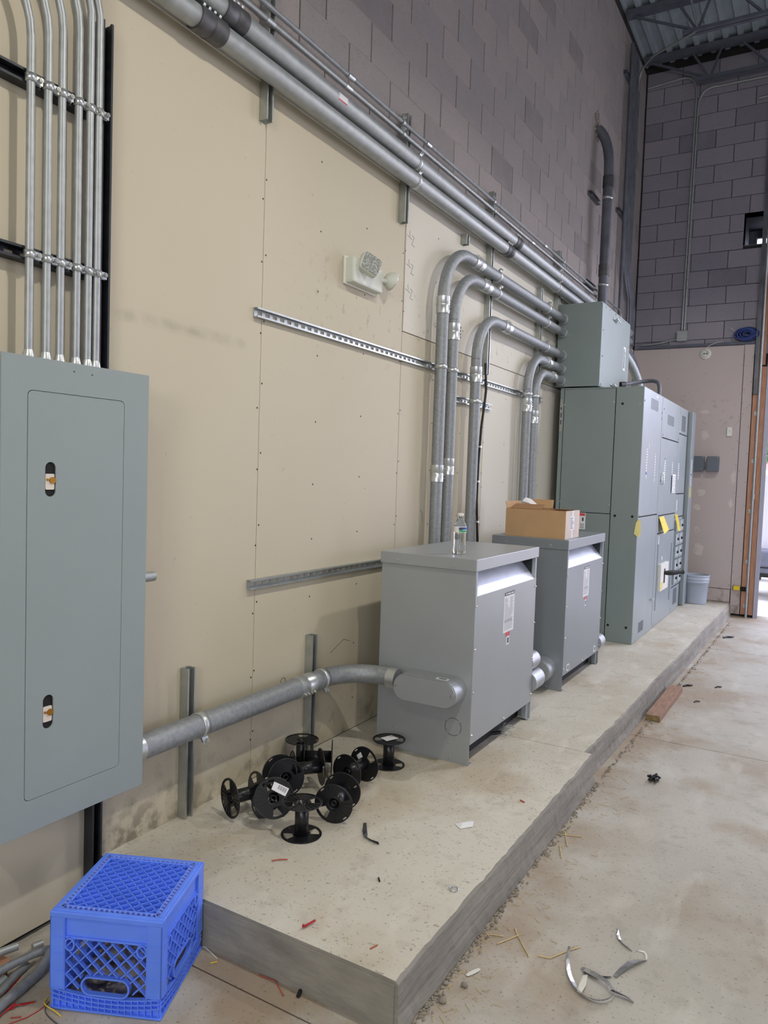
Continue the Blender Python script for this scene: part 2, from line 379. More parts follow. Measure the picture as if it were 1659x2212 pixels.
def inframe(p, m=60):
    v = Ri @ (Vector(p)-CAM)
    if v.z > -.3: return False
    x = 829.5 + 1617.6*v.x/-v.z; y = 1106 - 1617.6*v.y/-v.z
    return -m < x < 1659+m and -m < y < 2212+m
zr = 3.008; nb = 0
rows = int((6.6-zr)/.2)
for r in range(rows):
    z = zr + .1 + r*.2; y = 9.53
    off = (r % 2)
    if off:
        y -= .2
        put_block(bl_half, (XW-.009, y+.1, z), wl)
    while y > -5.1:
        c = (XW-.009 + random.uniform(-.0012, .0012), y-.2, z)
        if y > 1.4 and inframe(c) and nb < 292: put_block(bl_full, c, wl); nb += 1
        else: rest.box(XW-.008, XW+.002, y-.397, y-.003, z-.096, z+.096)
        y -= .4
build('concrete_blocks', rest, 'cmu', wl, kind='stuff')
mb = MB()
for r in range(1, rows+1): mb.box(XW-.008, XW+.0005, -5.1, 9.53, zr+r*.2-.003, zr+r*.2+.003)
build('bed_joints', mb, 'bed', wl, kind='stuff')
ys = [-5.2, -3.59, -2.37, -1.155, .065, 1.285, 2.505, 3.722, 4.94, 6.16, 7.38, 8.6, 9.5]
def sheet(y0, y1, z0, z1, mt='drywall'):
    return build('drywall_sheet', MB().box(XW, 0, y0+.0015, y1-.0015, z0, z1), mt, wl, bev=.0015)
for i in range(len(ys)-1):
    a, b = ys[i], ys[i+1]
    if b <= 1.3 or a < 1.3:
        sheet(a, b, .022, 3.12)
    elif b <= 3.73: sheet(a, b, .152, 3.12)
    else:
        pale = a > 4.5
        sheet(a+.002, b, .152, 2.317, 'drywall_pale' if pale else 'drywall')
        sheet(a+(.010 if a < 4 else .001), b, 2.322, 3.12, 'drywall_pale' if a > 3 else 'drywall')
# screw heads on the stud lines
mb = MB()
for y in [2.495, 2.516, 2.91, 3.32, 3.712, 3.735, 4.13, 4.54, 4.93, 4.95, 5.35, 5.75, 6.15]:
    z = .32 + random.uniform(-.05, .05)
    while z < 3.05:
        mb.disc((0, y+random.uniform(-.006, .006), z), .0042, (1, 0, 0), .0008, 8); z += random.uniform(.26, .34)
build('screw_heads', mb, 'dark_gap', wl, kind='stuff')
build('stud_edge', MB().box(XW-.004, -.006, 3.7205, 3.734, 2.33, 3.11), 'lumber', wl)
# pencil ticks beside the open joint, circle drawn low
mb = MB()
def stroke(pts, w=.0022):
    for a, b in zip(pts, pts[1:]): mb.bar((.0005, *a), (.0005, *b), w, .0006, (1, 0, 0))
for z0 in (2.86, 2.70, 2.56):
    stroke([(3.745, z0), (3.80, z0-.012)]); stroke([(3.77, z0+.03), (3.778, z0)]); stroke([(3.80, z0+.012), (3.825, z0+.004), (3.80, z0-.04), (3.835, z0-.045)])
stroke([(2.72+.018*math.cos(a*.5), .54+.018*math.sin(a*.5)) for a in range(14)])
stroke([(4.02, 1.30), (4.05, 1.28), (4.06, 1.22)]); stroke([(3.10, .60), (3.22, .65), (3.28, .63)])
build('pencil_marks', mb, 'print', wl, kind='stuff')
struct('trim_1', MB().box(.0002, .006, -4, 6.40, 3.112, 3.122), 'white')

# ------------------------------------------------------------------ structure: end wall
YE = 9.53
we = bpy.data.objects.new('wall_end', None); COL.objects.link(we); we.location = (0, YE, 0); we['kind'] = 'structure'
# backing with a duct hole (1.15-1.42, 4.24-4.62) and the overhead door (1.56-5.0, up to 3.9)
HX0, HX1, HZ0, HZ1 = 1.15, 1.55, 4.25, 4.615
DX0, DX1, DZ = 1.512, 5.6, 4.2
mb = MB()
mb.box(-.22, HX0, YE+.012, YE+.2, 0, 6.62); mb.box(HX0, DX0, YE+.012, YE+.2, 0, HZ0); mb.box(HX0, HX1, YE+.012, YE+.2, HZ1, 6.62)
mb.box(HX1, 12.2, YE+.012, YE+.2, DZ if DZ > HZ1 else HZ0, 6.62); mb.box(DX1, 12.2, YE+.012, YE+.2, 0, DZ)
build('mortar_backing', mb, 'mortar', we)
be_full = block_mesh('concrete_block', .394, 'cmu_end', '-y'); be_half = block_mesh('concrete_block', .194, 'cmu_end', '-y')
rest = MB()
for r in range(rows):
    z = zr + .1 + r*.2; x = 0.0; off = r % 2
    if off: put_block(be_half, (x+.1, YE+.012, z), we); x += .2
    while x < 12.1:
        zz0, zz1 = z-.1, z+.1
        hole = (x+.4 > HX0+.03 and x < HX1-.03 and zz1 > HZ0+.04 and zz0 < HZ1-.04)
        door = (x+.4 > DX0+.02 and x < DX1 and z < DZ)
        if z < DZ and x < DX0 < x+.39: rest.box(x+.003, DX0, YE, YE+.012, z-.096, z+.096)
        elif not door:
            if hole:
                if x < HX0-.05: rest.box(x+.003, HX0, YE, YE+.012, z-.096, z+.096)
            elif x < 2.2: put_block(be_full, (x+.2, YE+.012+random.uniform(-.0012, .0012), z), we)
            else: rest.box(x+.003, x+.397, YE, YE+.012, z-.096, z+.096)
        x += .4
build('concrete_blocks', rest, 'cmu_end', we, kind='stuff')
# drywall on the end wall
T = .016
build('drywall_sheet', MB().box(.002, 1.229, YE-T, YE-.001, .304, 3.115), 'drywall_end', we, bev=.0015)
build('drywall_sheet', MB().box(.002, 1.226, YE-T, YE-.001, .152, .298), 'drywall_end', we, bev=.0015)
build('drywall_sheet', MB().box(1.235, 1.337, YE-T, YE-.001, .025, 3.12), 'drywall_end', we, bev=.0015)
build('top_plate', MB().box(.06, 1.345, YE-.035, YE-.001, 3.122, 3.155), 'joist', we)
mb = MB()
for x, z0 in ((.42, .5), (.83, .4), (1.215, .35), (1.25, .5), (1.32, .45)):
    z = z0
    while z < 3.08: mb.disc((x+random.uniform(-.006, .006), YE-T, z), .004, (0, -1, 0), .0008, 8); z += random.uniform(.25, .33)
build('screw_heads', mb, 'dark_gap', we, kind='stuff')
mb = MB()
for x, z, w, h in ((.85, 2.36, .10, .05), (.86, 2.09, .09, .11), (.86, 1.41, .10, .09), (.82, 1.24, .08, .07), (.83, .97, .06, .07), (.865, .75, .14, .13), (1.19, 1.6, .05, .15), (1.18, 1.3, .04, .1)):
    poly = [(x+w/2*math.cos(a)*(1+.35*random.uniform(-1, 1)), z+h/2*math.sin(a)*(1+.3*random.uniform(-1, 1))) for a in [2*PI*k/11 for k in range(11)]]
    mb.prism(poly, 'y', YE-T-.0008, YE-T)
build('compound_patches', mb, 'patch', we, kind='stuff')
# duct hole through the wall with a lit pane at its far end
mb = MB()
mb.box(HX0, HX1, YE+.01, YE+.75, HZ1, HZ1+.01); mb.box(HX0, HX1, YE+.01, YE+.75, HZ0-.01, HZ0)
mb.box(HX0-.01, HX0, YE+.01, YE+.75, HZ0, HZ1); mb.box(HX1, HX1+.01, YE+.01, YE+.75, HZ0, HZ1)
wx0, wx1, wz0, wz1 = 1.25, 1.40, 4.50, 4.64
w1 = struct('window_1', mb, 'joist')
WZ0, WZ1, WX0 = HZ0+.13, HZ0+.265, 1.235
mb = MB(); yb2 = YE+.74
mb.box(HX0, WX0, yb2, yb2+.01, HZ0, HZ1); mb.box(WX0, HX1, yb2, yb2+.01, HZ0, WZ0); mb.box(WX0, HX1, yb2, yb2+.01, WZ1, HZ1)
build('back_plate', mb, 'joist', w1)
build('window_frame', MB().box(WX0-.014, WX0, yb2-.02, yb2, WZ0-.01, WZ1+.014).box(WX0, HX1, yb2-.02, yb2, WZ1, WZ1+.014), 'emt', w1)
build('pane', MB().box(WX0, HX1, yb2+.002, yb2+.005, WZ0, WZ1), 'glass', w1)

# door opening: two studs, steel jamb and a header
dr = bpy.data.objects.new('door_1', None); COL.objects.link(dr); dr.location = (1.5, YE, 0); dr['kind'] = 'structure'
build('stud', MB().box(1.347, 1.412, YE-.038, YE-.002, .03, 3.0), 'wood', dr, bev=.002)
build('stud', MB().box(1.424, 1.476, YE-.038, YE-.002, .03, 2.86), 'wood', dr, bev=.002)
build('jamb', MB().box(1.480, 1.492, YE-.05, YE+.2, .0, 3.9).box(1.492, 1.525, YE-.03, YE-.02, 0, 3.9), 'bumper', dr)
build('stud', MB().box(1.412, 1.455, YE-.022, YE-.002, 2.88, 3.9), 'wood', dr, bev=.002)
build('door_track', MB().box(1.350, 1.392, YE-.062, YE-.04, 2.55, 6.1).box(1.352, 1.360, YE-.085, YE-.04, 2.55, 6.1), 'old_pipe', dr)
mb = MB()
for z in (.11, .62, 1.2, 1.77, 2.31):
    mb.box(1.372, 1.404, YE-.042, YE-.038, z, z+.045); mb.disc((1.388, YE-.042, z+.022), .009, (0, -1, 0), .005, 10)
for z in (.22, .9, 1.3, 2.0): mb.disc((1.385, YE-.038, z), .006, (0, -1, 0), .003, 8); mb.disc((1.452, YE-.038, z+.13), .005, (0, -1, 0), .003, 8)
build('anchor_plates', mb, 'emt', dr)
# remaining shell
struct('wall_right', MB().box(12, 12.2, -5.2, 5.5, 0, 6.62).box(12, 12.2, 8.5, 9.73, 0, 6.62).box(12, 12.2, 5.5, 8.5, 4.0, 6.62), 'wall_far')  # opening added to let sky light onto the far cabinet fronts
struct('wall_back', MB().box(-.22, 6.5, -5.4, -5.2, 0, 6.62).box(9, 12.2, -5.4, -5.2, 0, 6.62).box(6.5, 9, -5.4, -5.2, 3.8, 6.62), 'wall_far')  # opening added to send sky light towards the end wall
# roof deck: ribs run along y, roof falls slightly towards the end wall
mb = MB(); x = -.05; zd = lambda y: 6.60 - max(0, y-6)*.030
prof = []
while x < 12.1:
    prof += [(x, 0), (x+.045, 0), (x+.06, .038), (x+.135, .038)]; x += .15
vs = []; fs = []; yy = [-5.2, 6, 9.72]; n = len(prof)
for y in yy: vs += [(px, y, zd(y)+pz) for px, pz in prof]
for i in range(2):
    for k in range(n-1): fs.append((i*n+k, i*n+k+1, (i+1)*n+k+1, (i+1)*n+k))
ce = struct('ceiling', MB().add(vs, fs), 'deck')
build('roof_board', MB().box(-.2, 12.2, -5.2, 9.72, 6.68, 6.72), 'deck', ce)
for y in (9.36, 8.40):
    t = zd(y); b = t-.385
    j = thing('bar_joist', {9.36: 'dark steel bar joist nearest the end wall', 8.40: 'dark steel bar joist one bay in from the end wall, rod beside its web'}.get(y, 'dark steel bar joist of the roof, overhead and out of the photo'), 'joist', (6, y, b), 'steel roof joists' if y < 8 else None)
    build('top_chord', MB().box(0, 12, y-.06, y+.06, t-.05, t-.002), 'joist', j)
    build('bottom_chord', MB().box(.58, 11.4, y-.05, y-.008, b, b+.03).box(.58, 11.4, y+.008, y+.05, b, b+.03), 'joist', j)
    mb = MB().bar((.06, y, t-.05), (.72, y, b+.02), .022, .022, (0, 1, 0))
    x = .72
    while x < 11:
        mb.bar((x, y, b+.02), (x-.2 if x < .8 else x-.3, y, t-.04), .022, .022, (0, 1, 0)); mb.bar((x, y, b+.02), (x+.12 if x < .8 else x+.3, y, t-.04), .022, .022, (0, 1, 0)); x += .62 if x < .8 else .6
    build('web', mb, 'joist', j)

# ------------------------------------------------------------------ outside, seen through the door
struct('ground_outside', MB().box(-14, 30, 9.73, 60, -.2, -.03).box(12.2, 40, -30, 9.73, -.2, -.03).box(-14, 12.2, -30, -5.4, -.2, -.03), 'apron')
struct('apron', MB().box(-2, 9, 9.72, 14.6, -.06, -.012), 'apron')
t = thing('truck', 'white truck parked outside the door, grey bumper towards the room', 'truck', (2.6, 12.6, 0))
build('body', MB().box(1.12, 3.1, 11.3, 14.2, .62, 1.72), 'carpaint', t, bev=.06)
build('bumper', MB().box(1.10, 3.12, 11.15, 11.45, .30, .66), 'bumper2', t, bev=.03)
build('bumper_trim', MB().box(1.10, 3.12, 11.135, 11.16, .42, .435).box(1.10, 3.12, 11.13, 11.16, .30, .35), 'tyre', t)
build('lamp', MB().tube([(1.30, 11.15, .53), (1.30, 11.08, .53)], [.05, .035], 16), 'white', t)
for x, y in ((1.2, 11.8), (2.9, 11.8), (1.2, 13.6), (2.9, 13.6)):
    build('wheel', MB().tube([(x-.1, y, .30), (x+.1, y, .30)], .31, 20), 'tyre', t)
t = thing('house', 'pink walled house beyond the truck outside', 'house', (2, 26, 0))
build('wall', MB().box(-4, 9, 24, 30, 0, 2.6), 'brickpink', t)
build('roof', MB().prism([(23.5, 2.6), (30.5, 2.6), (27, 4.2)], 'x', -4.4, 9.4), 'joist', t)
build('window', MB().box(1.3, 2.4, 23.97, 24.02, 1.0, 1.9), 'glassdark', t)
t = thing('tree', 'green tree growing between the truck and the pink house', 'tree', (1.2, 20, 0))
build('trunk', MB().tube([(1.2, 20, 0), (1.25, 20, 1.2), (1.2, 20.1, 2.6)], [.16, .12, .08], 8), 'wood', t)
mb = MB()
for i in range(2600):
    d = Vector((random.gauss(0, 1), random.gauss(0, 1), random.gauss(0, 1))).normalized()*random.uniform(.6, 1)
    c = Vector((1.2, 20, 3.3)) + Vector((d.x*1.5, d.y*1.5, d.z*1.3)); a = Vector((random.uniform(-1, 1), random.uniform(-1, 1), random.uniform(-1, 1))).normalized()*.09; b = a.orthogonal().normalized()*.06
    mb.add([c-a, c+b, c+a, c-b], [(0, 1, 2, 3)])
build('foliage', mb, 'leaf', t, kind='stuff')

# ------------------------------------------------------------------ strut channel, conduit and fittings
def strut(axis, a, b, c, label, mt='strut', x0=0.0, group=None, d=.041):
    """41 mm slotted channel against the wall (x from x0), open side out. axis 'z': c = y of one side; axis 'y': c = z of the lower side"""
    w = .041; t = .0028; mb = MB(); e = min(.010, d*.22)
    def bx(x_0, x_1, u0, u1, s0, s1):
        if axis == 'z': mb.box(x_0, x_1, c+u0, c+u1, s0, s1)
        else: mb.box(x_0, x_1, s0, s1, c+u0, c+u1)
    bx(x0, x0+d, 0, t, a, b); bx(x0, x0+d, w-t, w, a, b)
    bx(x0+d-t, x0+d, t, .0075, a, b); bx(x0+d-t, x0+d, w-.0075, w-t, a, b)
    bx(x0+d-e, x0+d-t, .0055, .0075, a, b); bx(x0+d-e, x0+d-t, w-.0075, w-.0055, a, b)
    bx(x0, x0+t, t, .0135, a, b); bx(x0, x0+t, w-.0135, w-t, a, b)
    s = a
    while s < b:      # bridges between the slots
        bx(x0, x0+t, .0135, w-.0135, s, min(b, s+.022)); s += .0508
    o = build('strut_channel', mb, mt)
    return tag(o, label, 'strut', group)
def ring_clamp(parent, c, r, d, side, out=(1, 0, 0), w=.026):
    """two-piece pipe clamp around a pipe running along d, ears and bolt towards side"""
    c = Vector(c); d = Vector(d).normalized(); s = Vector(side).normalized()
    mb = MB(); mb.lathe([(r+.0005, -w/2), (r+.004, -w/2), (r+.004, w/2), (r+.0005, w/2)], n=28)
    q = d.to_track_quat('Z', 'Y').to_matrix()
    mb.v = [tuple(c + q @ Vector(v)) for v in mb.v]
    o = Vector(out); e = c + s*(r+.012)
    mb.bar(e-s*.012 + d*0 + o*.004, e+s*.012 + o*.004, w, .003, o); mb.bar(e-s*.012 - o*.006, e+s*.012 - o*.006, w, .003, o)
    cl = build('pipe_clamp', mb, 'emt_bright', parent)
    b = MB(); b.tube([e-o*.016, e+o*.020], .0035, 8); b.tube([e+o*.012, e+o*.018], .0075, 6); b.tube([e-o*.014, e-o*.008], .0075, 6)
    build('clamp_bolt', b, 'screw', cl)
def coupling(parent, a, b, r, side, mt='emt_bright', n=4):
    a = Vector(a); b = Vector(b); d = (b-a).normalized(); s = Vector(side).normalized(); m = (a+b)/2; L = (b-a).length
    mb = MB(); mb.tube([a, a+d*L*.47, m-d*.002, m, m+d*.002, b-d*L*.47, b], [r+.005, r+.005, r+.004, r+.007, r+.004, r+.005, r+.005], 24)
    c = build('coupling', mb, mt, parent)
    sb = MB()
    for i in range(n):
        f = (i+.5)/n; p = a + d*(L*(.1+.8*f)) + s*(r+.004); sb.tube([p, p+s*.010], .0055, 6)
    build('set_screws', sb, 'screw', c)
# big twin run along the top of the drywall
RB = .0400; XB = .041+RB
for z, lab, cy, gy in ((3.116, 'lower of the two fat conduits running along the wall top', (2.00, 2.135), (4.99, 5.10)), (3.213, 'upper of the two fat conduits along the wall top, red and white sticker on it', (2.13, 2.25), (5.15, 5.25))):
    t = thing('conduit', lab, 'conduit', (XB, 5, z))
    build('pipe', MB().tube([(XB, -2.5, z), (XB, 8.9, z)], RB, 28), 'emt', t)
    coupling(t, (XB, cy[0], z), (XB, cy[1], z), RB+.001, (.4, 0, .9), 'dark_coupling')
    coupling(t, (XB, gy[0], z), (XB, gy[1], z), RB, (.5, 0, .85), 'dark_coupling')
    for y in (3.665, 6.18): ring_clamp(t, (XB, y, z), RB, (0, 1, 0), (.6, 0, .8))
    if z > 3.2:
        s = build('sticker', MB().add([(XB+RB*math.cos(a)*1.012, y, z+RB*math.sin(a)*1.012) for y in (2.86, 2.93) for a in (-.5, -.25, 0, .25)], [(0, 1, 5, 4), (1, 2, 6, 5), (2, 3, 7, 6)]), 'paper', t, label='white sticker')
        build('sticker_stripe', MB().add([(XB+RB*math.cos(a)*1.02, y, z+RB*math.sin(a)*1.02) for y in (2.86, 2.93) for a in (-.5, -.38)], [(0, 1, 3, 2)]), 'pinkred', s)
# two thin conduits above them
RS = .0118; XS = .041+RS
t = thing('thin_conduit', 'thin upper conduit high on the block wall, bending down beside the pull box', 'conduit', (XS, 5, 3.39))
pts = [(XS, -2.5, 3.39), (XS, 8.45, 3.39)] + arc((XS, 8.45, 3.26), .13, PI/2, 0, (0, 1, 0), (0, 0, 1), 8) + [(XS, 8.58, 2.7)]
build('pipe', MB().tube(pts, RS, 12), 'emt', t)
for y in (3.56, 4.84, 6.42): ring_clamp(t, (XS, y, 3.39), RS, (0, 1, 0), (0, 0, 1), w=.02)
for y in (3.02, 3.83, 5.9): build('coupling', MB().tube([(XS, y, 3.39), (XS, y+.05, 3.39)], RS+.003, 12), 'emt_bright', t)
t = thing('thin_conduit', 'thin lower conduit running along the block wall just above the fat pair', 'conduit', (XS, 4, 3.332))
build('pipe', MB().tube([(XS, -2.5, 3.332), (XS, 7.7, 3.332)], RS, 12), 'emt', t)
for y in (3.565, 4.85, 6.43): ring_clamp(t, (XS, y, 3.332), RS, (0, 1, 0), (0, 0, 1), w=.02)
for y in (2.42, 3.0, 5.6): build('coupling', MB().tube([(XS, y, 3.332), (XS, y+.05, 3.332)], RS+.003, 12), 'emt_bright', t)
strut('z', 2.955, 3.62, 2.455, 'short upright strut behind the conduits, nearest to the camera', x0=.001)
strut('z', 2.895, 3.475, 3.635, 'short upright strut behind the conduits, above the open drywall joint', x0=.001)
strut('z', 3.00, 3.065, 4.45, 'stub of strut under the fat conduits above the tallest elbow', x0=.001)
strut('z', 2.225, 3.47, 4.865, 'tall upright strut crossing behind the two upper elbow conduits', x0=.001)
strut('z', 2.235, 3.065, 5.93, 'tall upright strut just in front of the pull box', x0=.001)
strut('z', 2.90, 3.475, 6.37, 'upright strut at the near edge of the pull box', x0=.001)
strut('y', 2.45, 6.13, 2.150, 'long level strut across the middle of the drywall', x0=.001, d=.023)
strut('y', 4.31, 5.03, 1.990, 'short level strut below the long one, behind the elbow conduits', x0=.001, d=.023)
strut('y', 2.45, 4.60, 1.000, 'low level strut ending behind the near transformer', x0=.001, d=.023)

# elbow conduits
RC = .0355; XC = .041+RC
def elbow_conduit(y, ztop, label, yend=6.47, cz=None, hz=None, rad=.33, r=RC, cl=2.165, zb=.15, extra=None):
    t = thing('elbow_conduit', label, 'conduit', (XC, y, zb))
    build('pipe', MB().tube([(XC, y, zb), (XC, y, ztop-rad)], r, 24), 'rigid', t)
    build('elbow', MB().tube(arc((XC, y+rad, ztop-rad), rad, PI, PI/2, (0, 1, 0), (0, 0, 1), 14), r, 24), 'rigid', t)
    build('pipe', MB().tube([(XC, y+rad, ztop), (XC, yend-.02, ztop)], r, 24), 'rigid', t)
    build('connector', MB().tube([(XC, yend-.055, ztop), (XC, yend-.03, ztop)], r+.008, 20), 'emt_bright', t)
    coupling(t, (XC, y, cz), (XC, y, cz-.10), r, (.75, .66, 0))
    coupling(t, (XC, hz, ztop), (XC, hz+.13, ztop), r, (.55, 0, .83))
    if cl: ring_clamp(t, (XC, y, cl), r, (0, 0, 1), (0, 1, 0))
    if extra: extra(t)
    return t
def exA(t):
    coupling(t, (XC, 4.075, 1.575), (XC, 4.075, 1.475), RC, (.75, .66, 0)); ring_clamp(t, (XC, 4.90, 2.897), RC, (0, 1, 0), (.5, 0, .86)); ring_clamp(t, (XC, 5.97, 2.897), RC, (0, 1, 0), (.5, 0, .86))
    build('sticker', MB().box(XC+RC*.72, XC+RC*.74, 4.058, 4.085, 1.74, 1.82, Matrix()), 'paper', t, label='small printed sticker')
elbow_conduit(4.075, 2.897, 'tallest elbow conduit, first from the left behind the near transformer', cz=2.58, hz=4.48, rad=.33, extra=exA)
def exB(t):
    coupling(t, (XC, 4.235, 1.62), (XC, 4.235, 1.52), RC*.86, (.75, .66, 0)); ring_clamp(t, (XC, 4.90, 2.782), RC*.95, (0, 1, 0), (.5, 0, .86)); ring_clamp(t, (XC, 5.97, 2.782), RC*.95, (0, 1, 0), (.5, 0, .86))
elbow_conduit(4.235, 2.782, 'second elbow conduit from the left, close beside the tallest one', cz=2.45, hz=4.62, rad=.31, r=RC*.95, extra=exB)
elbow_conduit(4.600, 2.585, 'third elbow conduit from the left, standing alone with a black cable beside it', cz=2.235, hz=5.02, rad=.30, extra=lambda t: (ring_clamp(t, (XC, 4.600, 2.01), RC, (0, 0, 1), (0, 1, 0)), ring_clamp(t, (XC, 5.97, 2.585), RC, (0, 1, 0), (.5, 0, .86))))
elbow_conduit(5.600, 2.470, 'fourth elbow conduit from the left, near the pull box', cz=2.13, hz=5.96, rad=.27)
elbow_conduit(5.765, 2.370, 'lowest elbow conduit, nearest to the pull box', cz=2.05, hz=6.10, rad=.22)
pts = [(.03, 4.86, 2.30), (.034, 4.885, 2.12), (.03, 4.87, 2.0), (.03, 4.835, 1.86), (.03, 4.808, 1.6), (.03, 4.806, 1.35), (.032, 4.84, 1.07), (.03, 4.85, .6), (.03, 4.84, .16)]
t = thing('black_cable', 'thin black cable hanging down the wall right of the third elbow conduit', 'cable', (.03, 4.84, .15))
build('cord', MB().tube(pts, .009, 8), 'cable', t)
for z, y in ((1.72, 4.82), (1.48, 4.806), (1.2, 4.822)): build('cable_staple', MB().box(0, .042, y-.012, y+.012, z-.006, z+.006), 'emt_bright', t)

# six small conduits entering the near panel, with their channels
ysix = [1.388, 1.445, 1.492, 1.550, 1.592, 1.624]; XP = .041+RS; who = ['first', 'second', 'third', 'fourth', 'fifth', 'sixth']
strut('y', .2, 1.64, 2.610, 'upper level strut holding the six small conduits', 'strut_dark', x0=.001)
strut('y', .2, 1.64, 2.105, 'lower level strut holding the six small conduits above the panel', 'strut_dark', x0=.001)
strut('z', .012, 2.93, 1.6455, 'tall dark upright strut behind the near panel', 'strut_dark', x0=.001)
for i, y in enumerate(ysix):
    t = thing('small_conduit', 'small upright conduit into the near panel top, %s from the left' % who[i], 'conduit', (XP, y, 1.81))
    rr = .25
    if i < 4:
        zt = 2.74 + i*.035
        pts = [(XP, y, 1.80), (XP, y, zt)] + arc((XP, y-rr, zt), rr, 0, PI/2.2, (0, 1, 0), (0, 0, 1), 8)[1:]
        e = Vector(pts[-1]); pts.append((XP, e.y-.9, e.z+.16))
    else:
        pts = [(XP, y, 1.80), (XP, y, 2.92), (XP, y-.02, 3.0), (XP, y-.02, 3.7)]
    build('pipe', MB().tube(pts, RS, 14), 'emt', t)
    build('connector', MB().tube([(XP, y, 1.806), (XP, y, 1.812), (XP, y, 1.832), (XP, y, 1.845)], [RS+.007, RS+.007, RS+.004, RS+.0005], 14), 'emt_bright', t)
    for z in (2.625, 2.122): ring_clamp(t, (XP, y, z), RS, (0, 0, 1), (0, 1, 0), w=.022)

# ------------------------------------------------------------------ near electrical panel
t = thing('electrical_panel', 'large grey electrical panel with a tall flush door, on the wall at the left edge', 'panel', (.1, 1.505, .43))
PX = .153
# cover: a sheet with a door-shaped rebate
build('enclosure', MB().box(.0425, PX-.006, 1.254, 1.744, .436, 1.806), 'panel', t)
dY0, dY1, dZ0, dZ1 = 1.321, 1.657, .528, 1.716
outer = [(1.240, .43), (1.758, .43), (1.758, 1.812), (1.240, 1.812)]
ri = rrect(dY0-.0018, dY1+.0018, dZ0-.0018, dZ1+.0018, .016, 6)
bm = bmesh.new()
ov = [bm.verts.new((PX, *p)) for p in outer]; iv = [bm.verts.new((PX, *p)) for p in ri]
for L_ in (ov, iv):
    for i in range(len(L_)): bm.edges.new((L_[i], L_[(i+1) % len(L_)]))
bmesh.ops.triangle_fill(bm, use_beauty=True, edges=bm.edges[:])
ext = bmesh.ops.extrude_face_region(bm, geom=bm.faces[:]); bmesh.ops.translate(bm, vec=(-.005, 0, 0), verts=[v for v in ext['geom'] if isinstance(v, bmesh.types.BMVert)])
bmesh.ops.recalc_face_normals(bm, faces=bm.faces[:])
bm.verts.index_update(); mbx = MB(); mbx.add([v.co[:] for v in bm.verts], [tuple(v.index for v in f.verts) for f in bm.faces]); bm.free()
build('cover', mbx, 'panel', t, bev=.0008)
sl = [rrect(1.377, 1.412, zc-.0505, zc+.0505, .0172, 8) for zc in (1.465, .776)]
bm = bmesh.new(); loops = [rrect(dY0, dY1, dZ0, dZ1, .015, 6)] + sl
for lp in loops:
    vv = [bm.verts.new((PX, *p)) for p in lp]
    for i in range(len(vv)): bm.edges.new((vv[i], vv[(i+1) % len(vv)]))
bmesh.ops.triangle_fill(bm, use_beauty=True, edges=bm.edges[:])
ext = bmesh.ops.extrude_face_region(bm, geom=bm.faces[:]); bmesh.ops.translate(bm, vec=(-.004, 0, 0), verts=[v for v in ext['geom'] if isinstance(v, bmesh.types.BMVert)])
bmesh.ops.recalc_face_normals(bm, faces=bm.faces[:])
bm.verts.index_update(); mbx = MB(); mbx.add([v.co[:] for v in bm.verts], [tuple(v.index for v in f.verts) for f in bm.faces]); bm.free()
door = build('door', mbx, 'panel', t, label='tall flush door with two slots')
for zc in (1.465, .776):
    build('slot_recess', MB().prism(rrect(1.371, 1.418, zc-.058, zc+.058, .02, 6), 'x', PX-.0058, PX-.0045), 'black', door)
    mb = MB().prism(rrect(1.379, 1.408, zc-.030, zc+.016, .003, 2), 'x', PX-.0045, PX-.001)
    build('latch_plate', mb, 'ivory', door)
    build('latch_screw', MB().disc((PX-.001, 1.401, zc-.003), .010, (1, 0, 0), .004, 10).disc((PX-.001, 1.385, zc-.001), .004, (1, 0, 0), .002, 8), 'copper', door)
for zz in (.60, 1.60): build('hinge_pin', MB().box(PX, PX+.0015, 1.6575, 1.660, zz, zz+.04), 'panel', t)
build('cover_screws', MB().disc((PX, 1.470, 1.787), .0025, (1, 0, 0), .001, 8).disc((PX, 1.534, 1.785), .0025, (1, 0, 0), .001, 8), 'print', t)
t = thing('pipe_stub', 'short grey pipe stub poking out beside the near panel', 'pipe', (.1, 1.82, 1.11))
build('pipe', MB().tube([(.1, 1.745, 1.13), (.1, 1.84, 1.13)], .0175, 18), 'emt', t)

# low fat conduit from the panel to the near transformer, with its two upright struts
strut('z', .152, .74, 2.075, 'low upright strut nearest to the panel, behind the low fat conduit', x0=.001)
strut('z', .152, .73, 2.885, 'low upright strut behind the conduit elbow, above the spools', x0=.001)
RL = .045; XL = .041+RL; zl = .527
t = thing('low_conduit', 'low fat conduit from the panel side to the near transformer', 'conduit', (XL, 2.3, zl-RL))
build('pipe', MB().tube([(XL, 1.77, zl), (XL, 2.74, zl)], RL, 28), 'rigid', t)
build('connector', MB().tube([(XL, 1.746, zl), (XL, 1.80, zl)], RL+.003, 24), 'emt_bright', t)
coupling(t, (XL, 2.70, zl), (XL, 2.815, zl), RL, (.86, 0, -.5))
ring_clamp(t, (XL, 2.096, zl), RL, (0, 1, 0), (.5, 0, -.86), w=.03); ring_clamp(t, (XL, 2.906, zl), RL, (0, 1, 0), (.5, 0, -.86), w=.03)
rr = 3.14-2.905
build('elbow', MB().tube([(XL, 2.80, zl)] + arc((XL+rr, 2.905, zl), rr, PI, PI/2, (1, 0, 0), (0, 1, 0), 14) + [(.335, 3.14, zl-.004)], RL, 28), 'rigid', t)
build('connector', MB().tube([(.325, 3.14, zl-.005), (.372, 3.14, zl-.006)], RL+.005, 24), 'emt_bright', t)
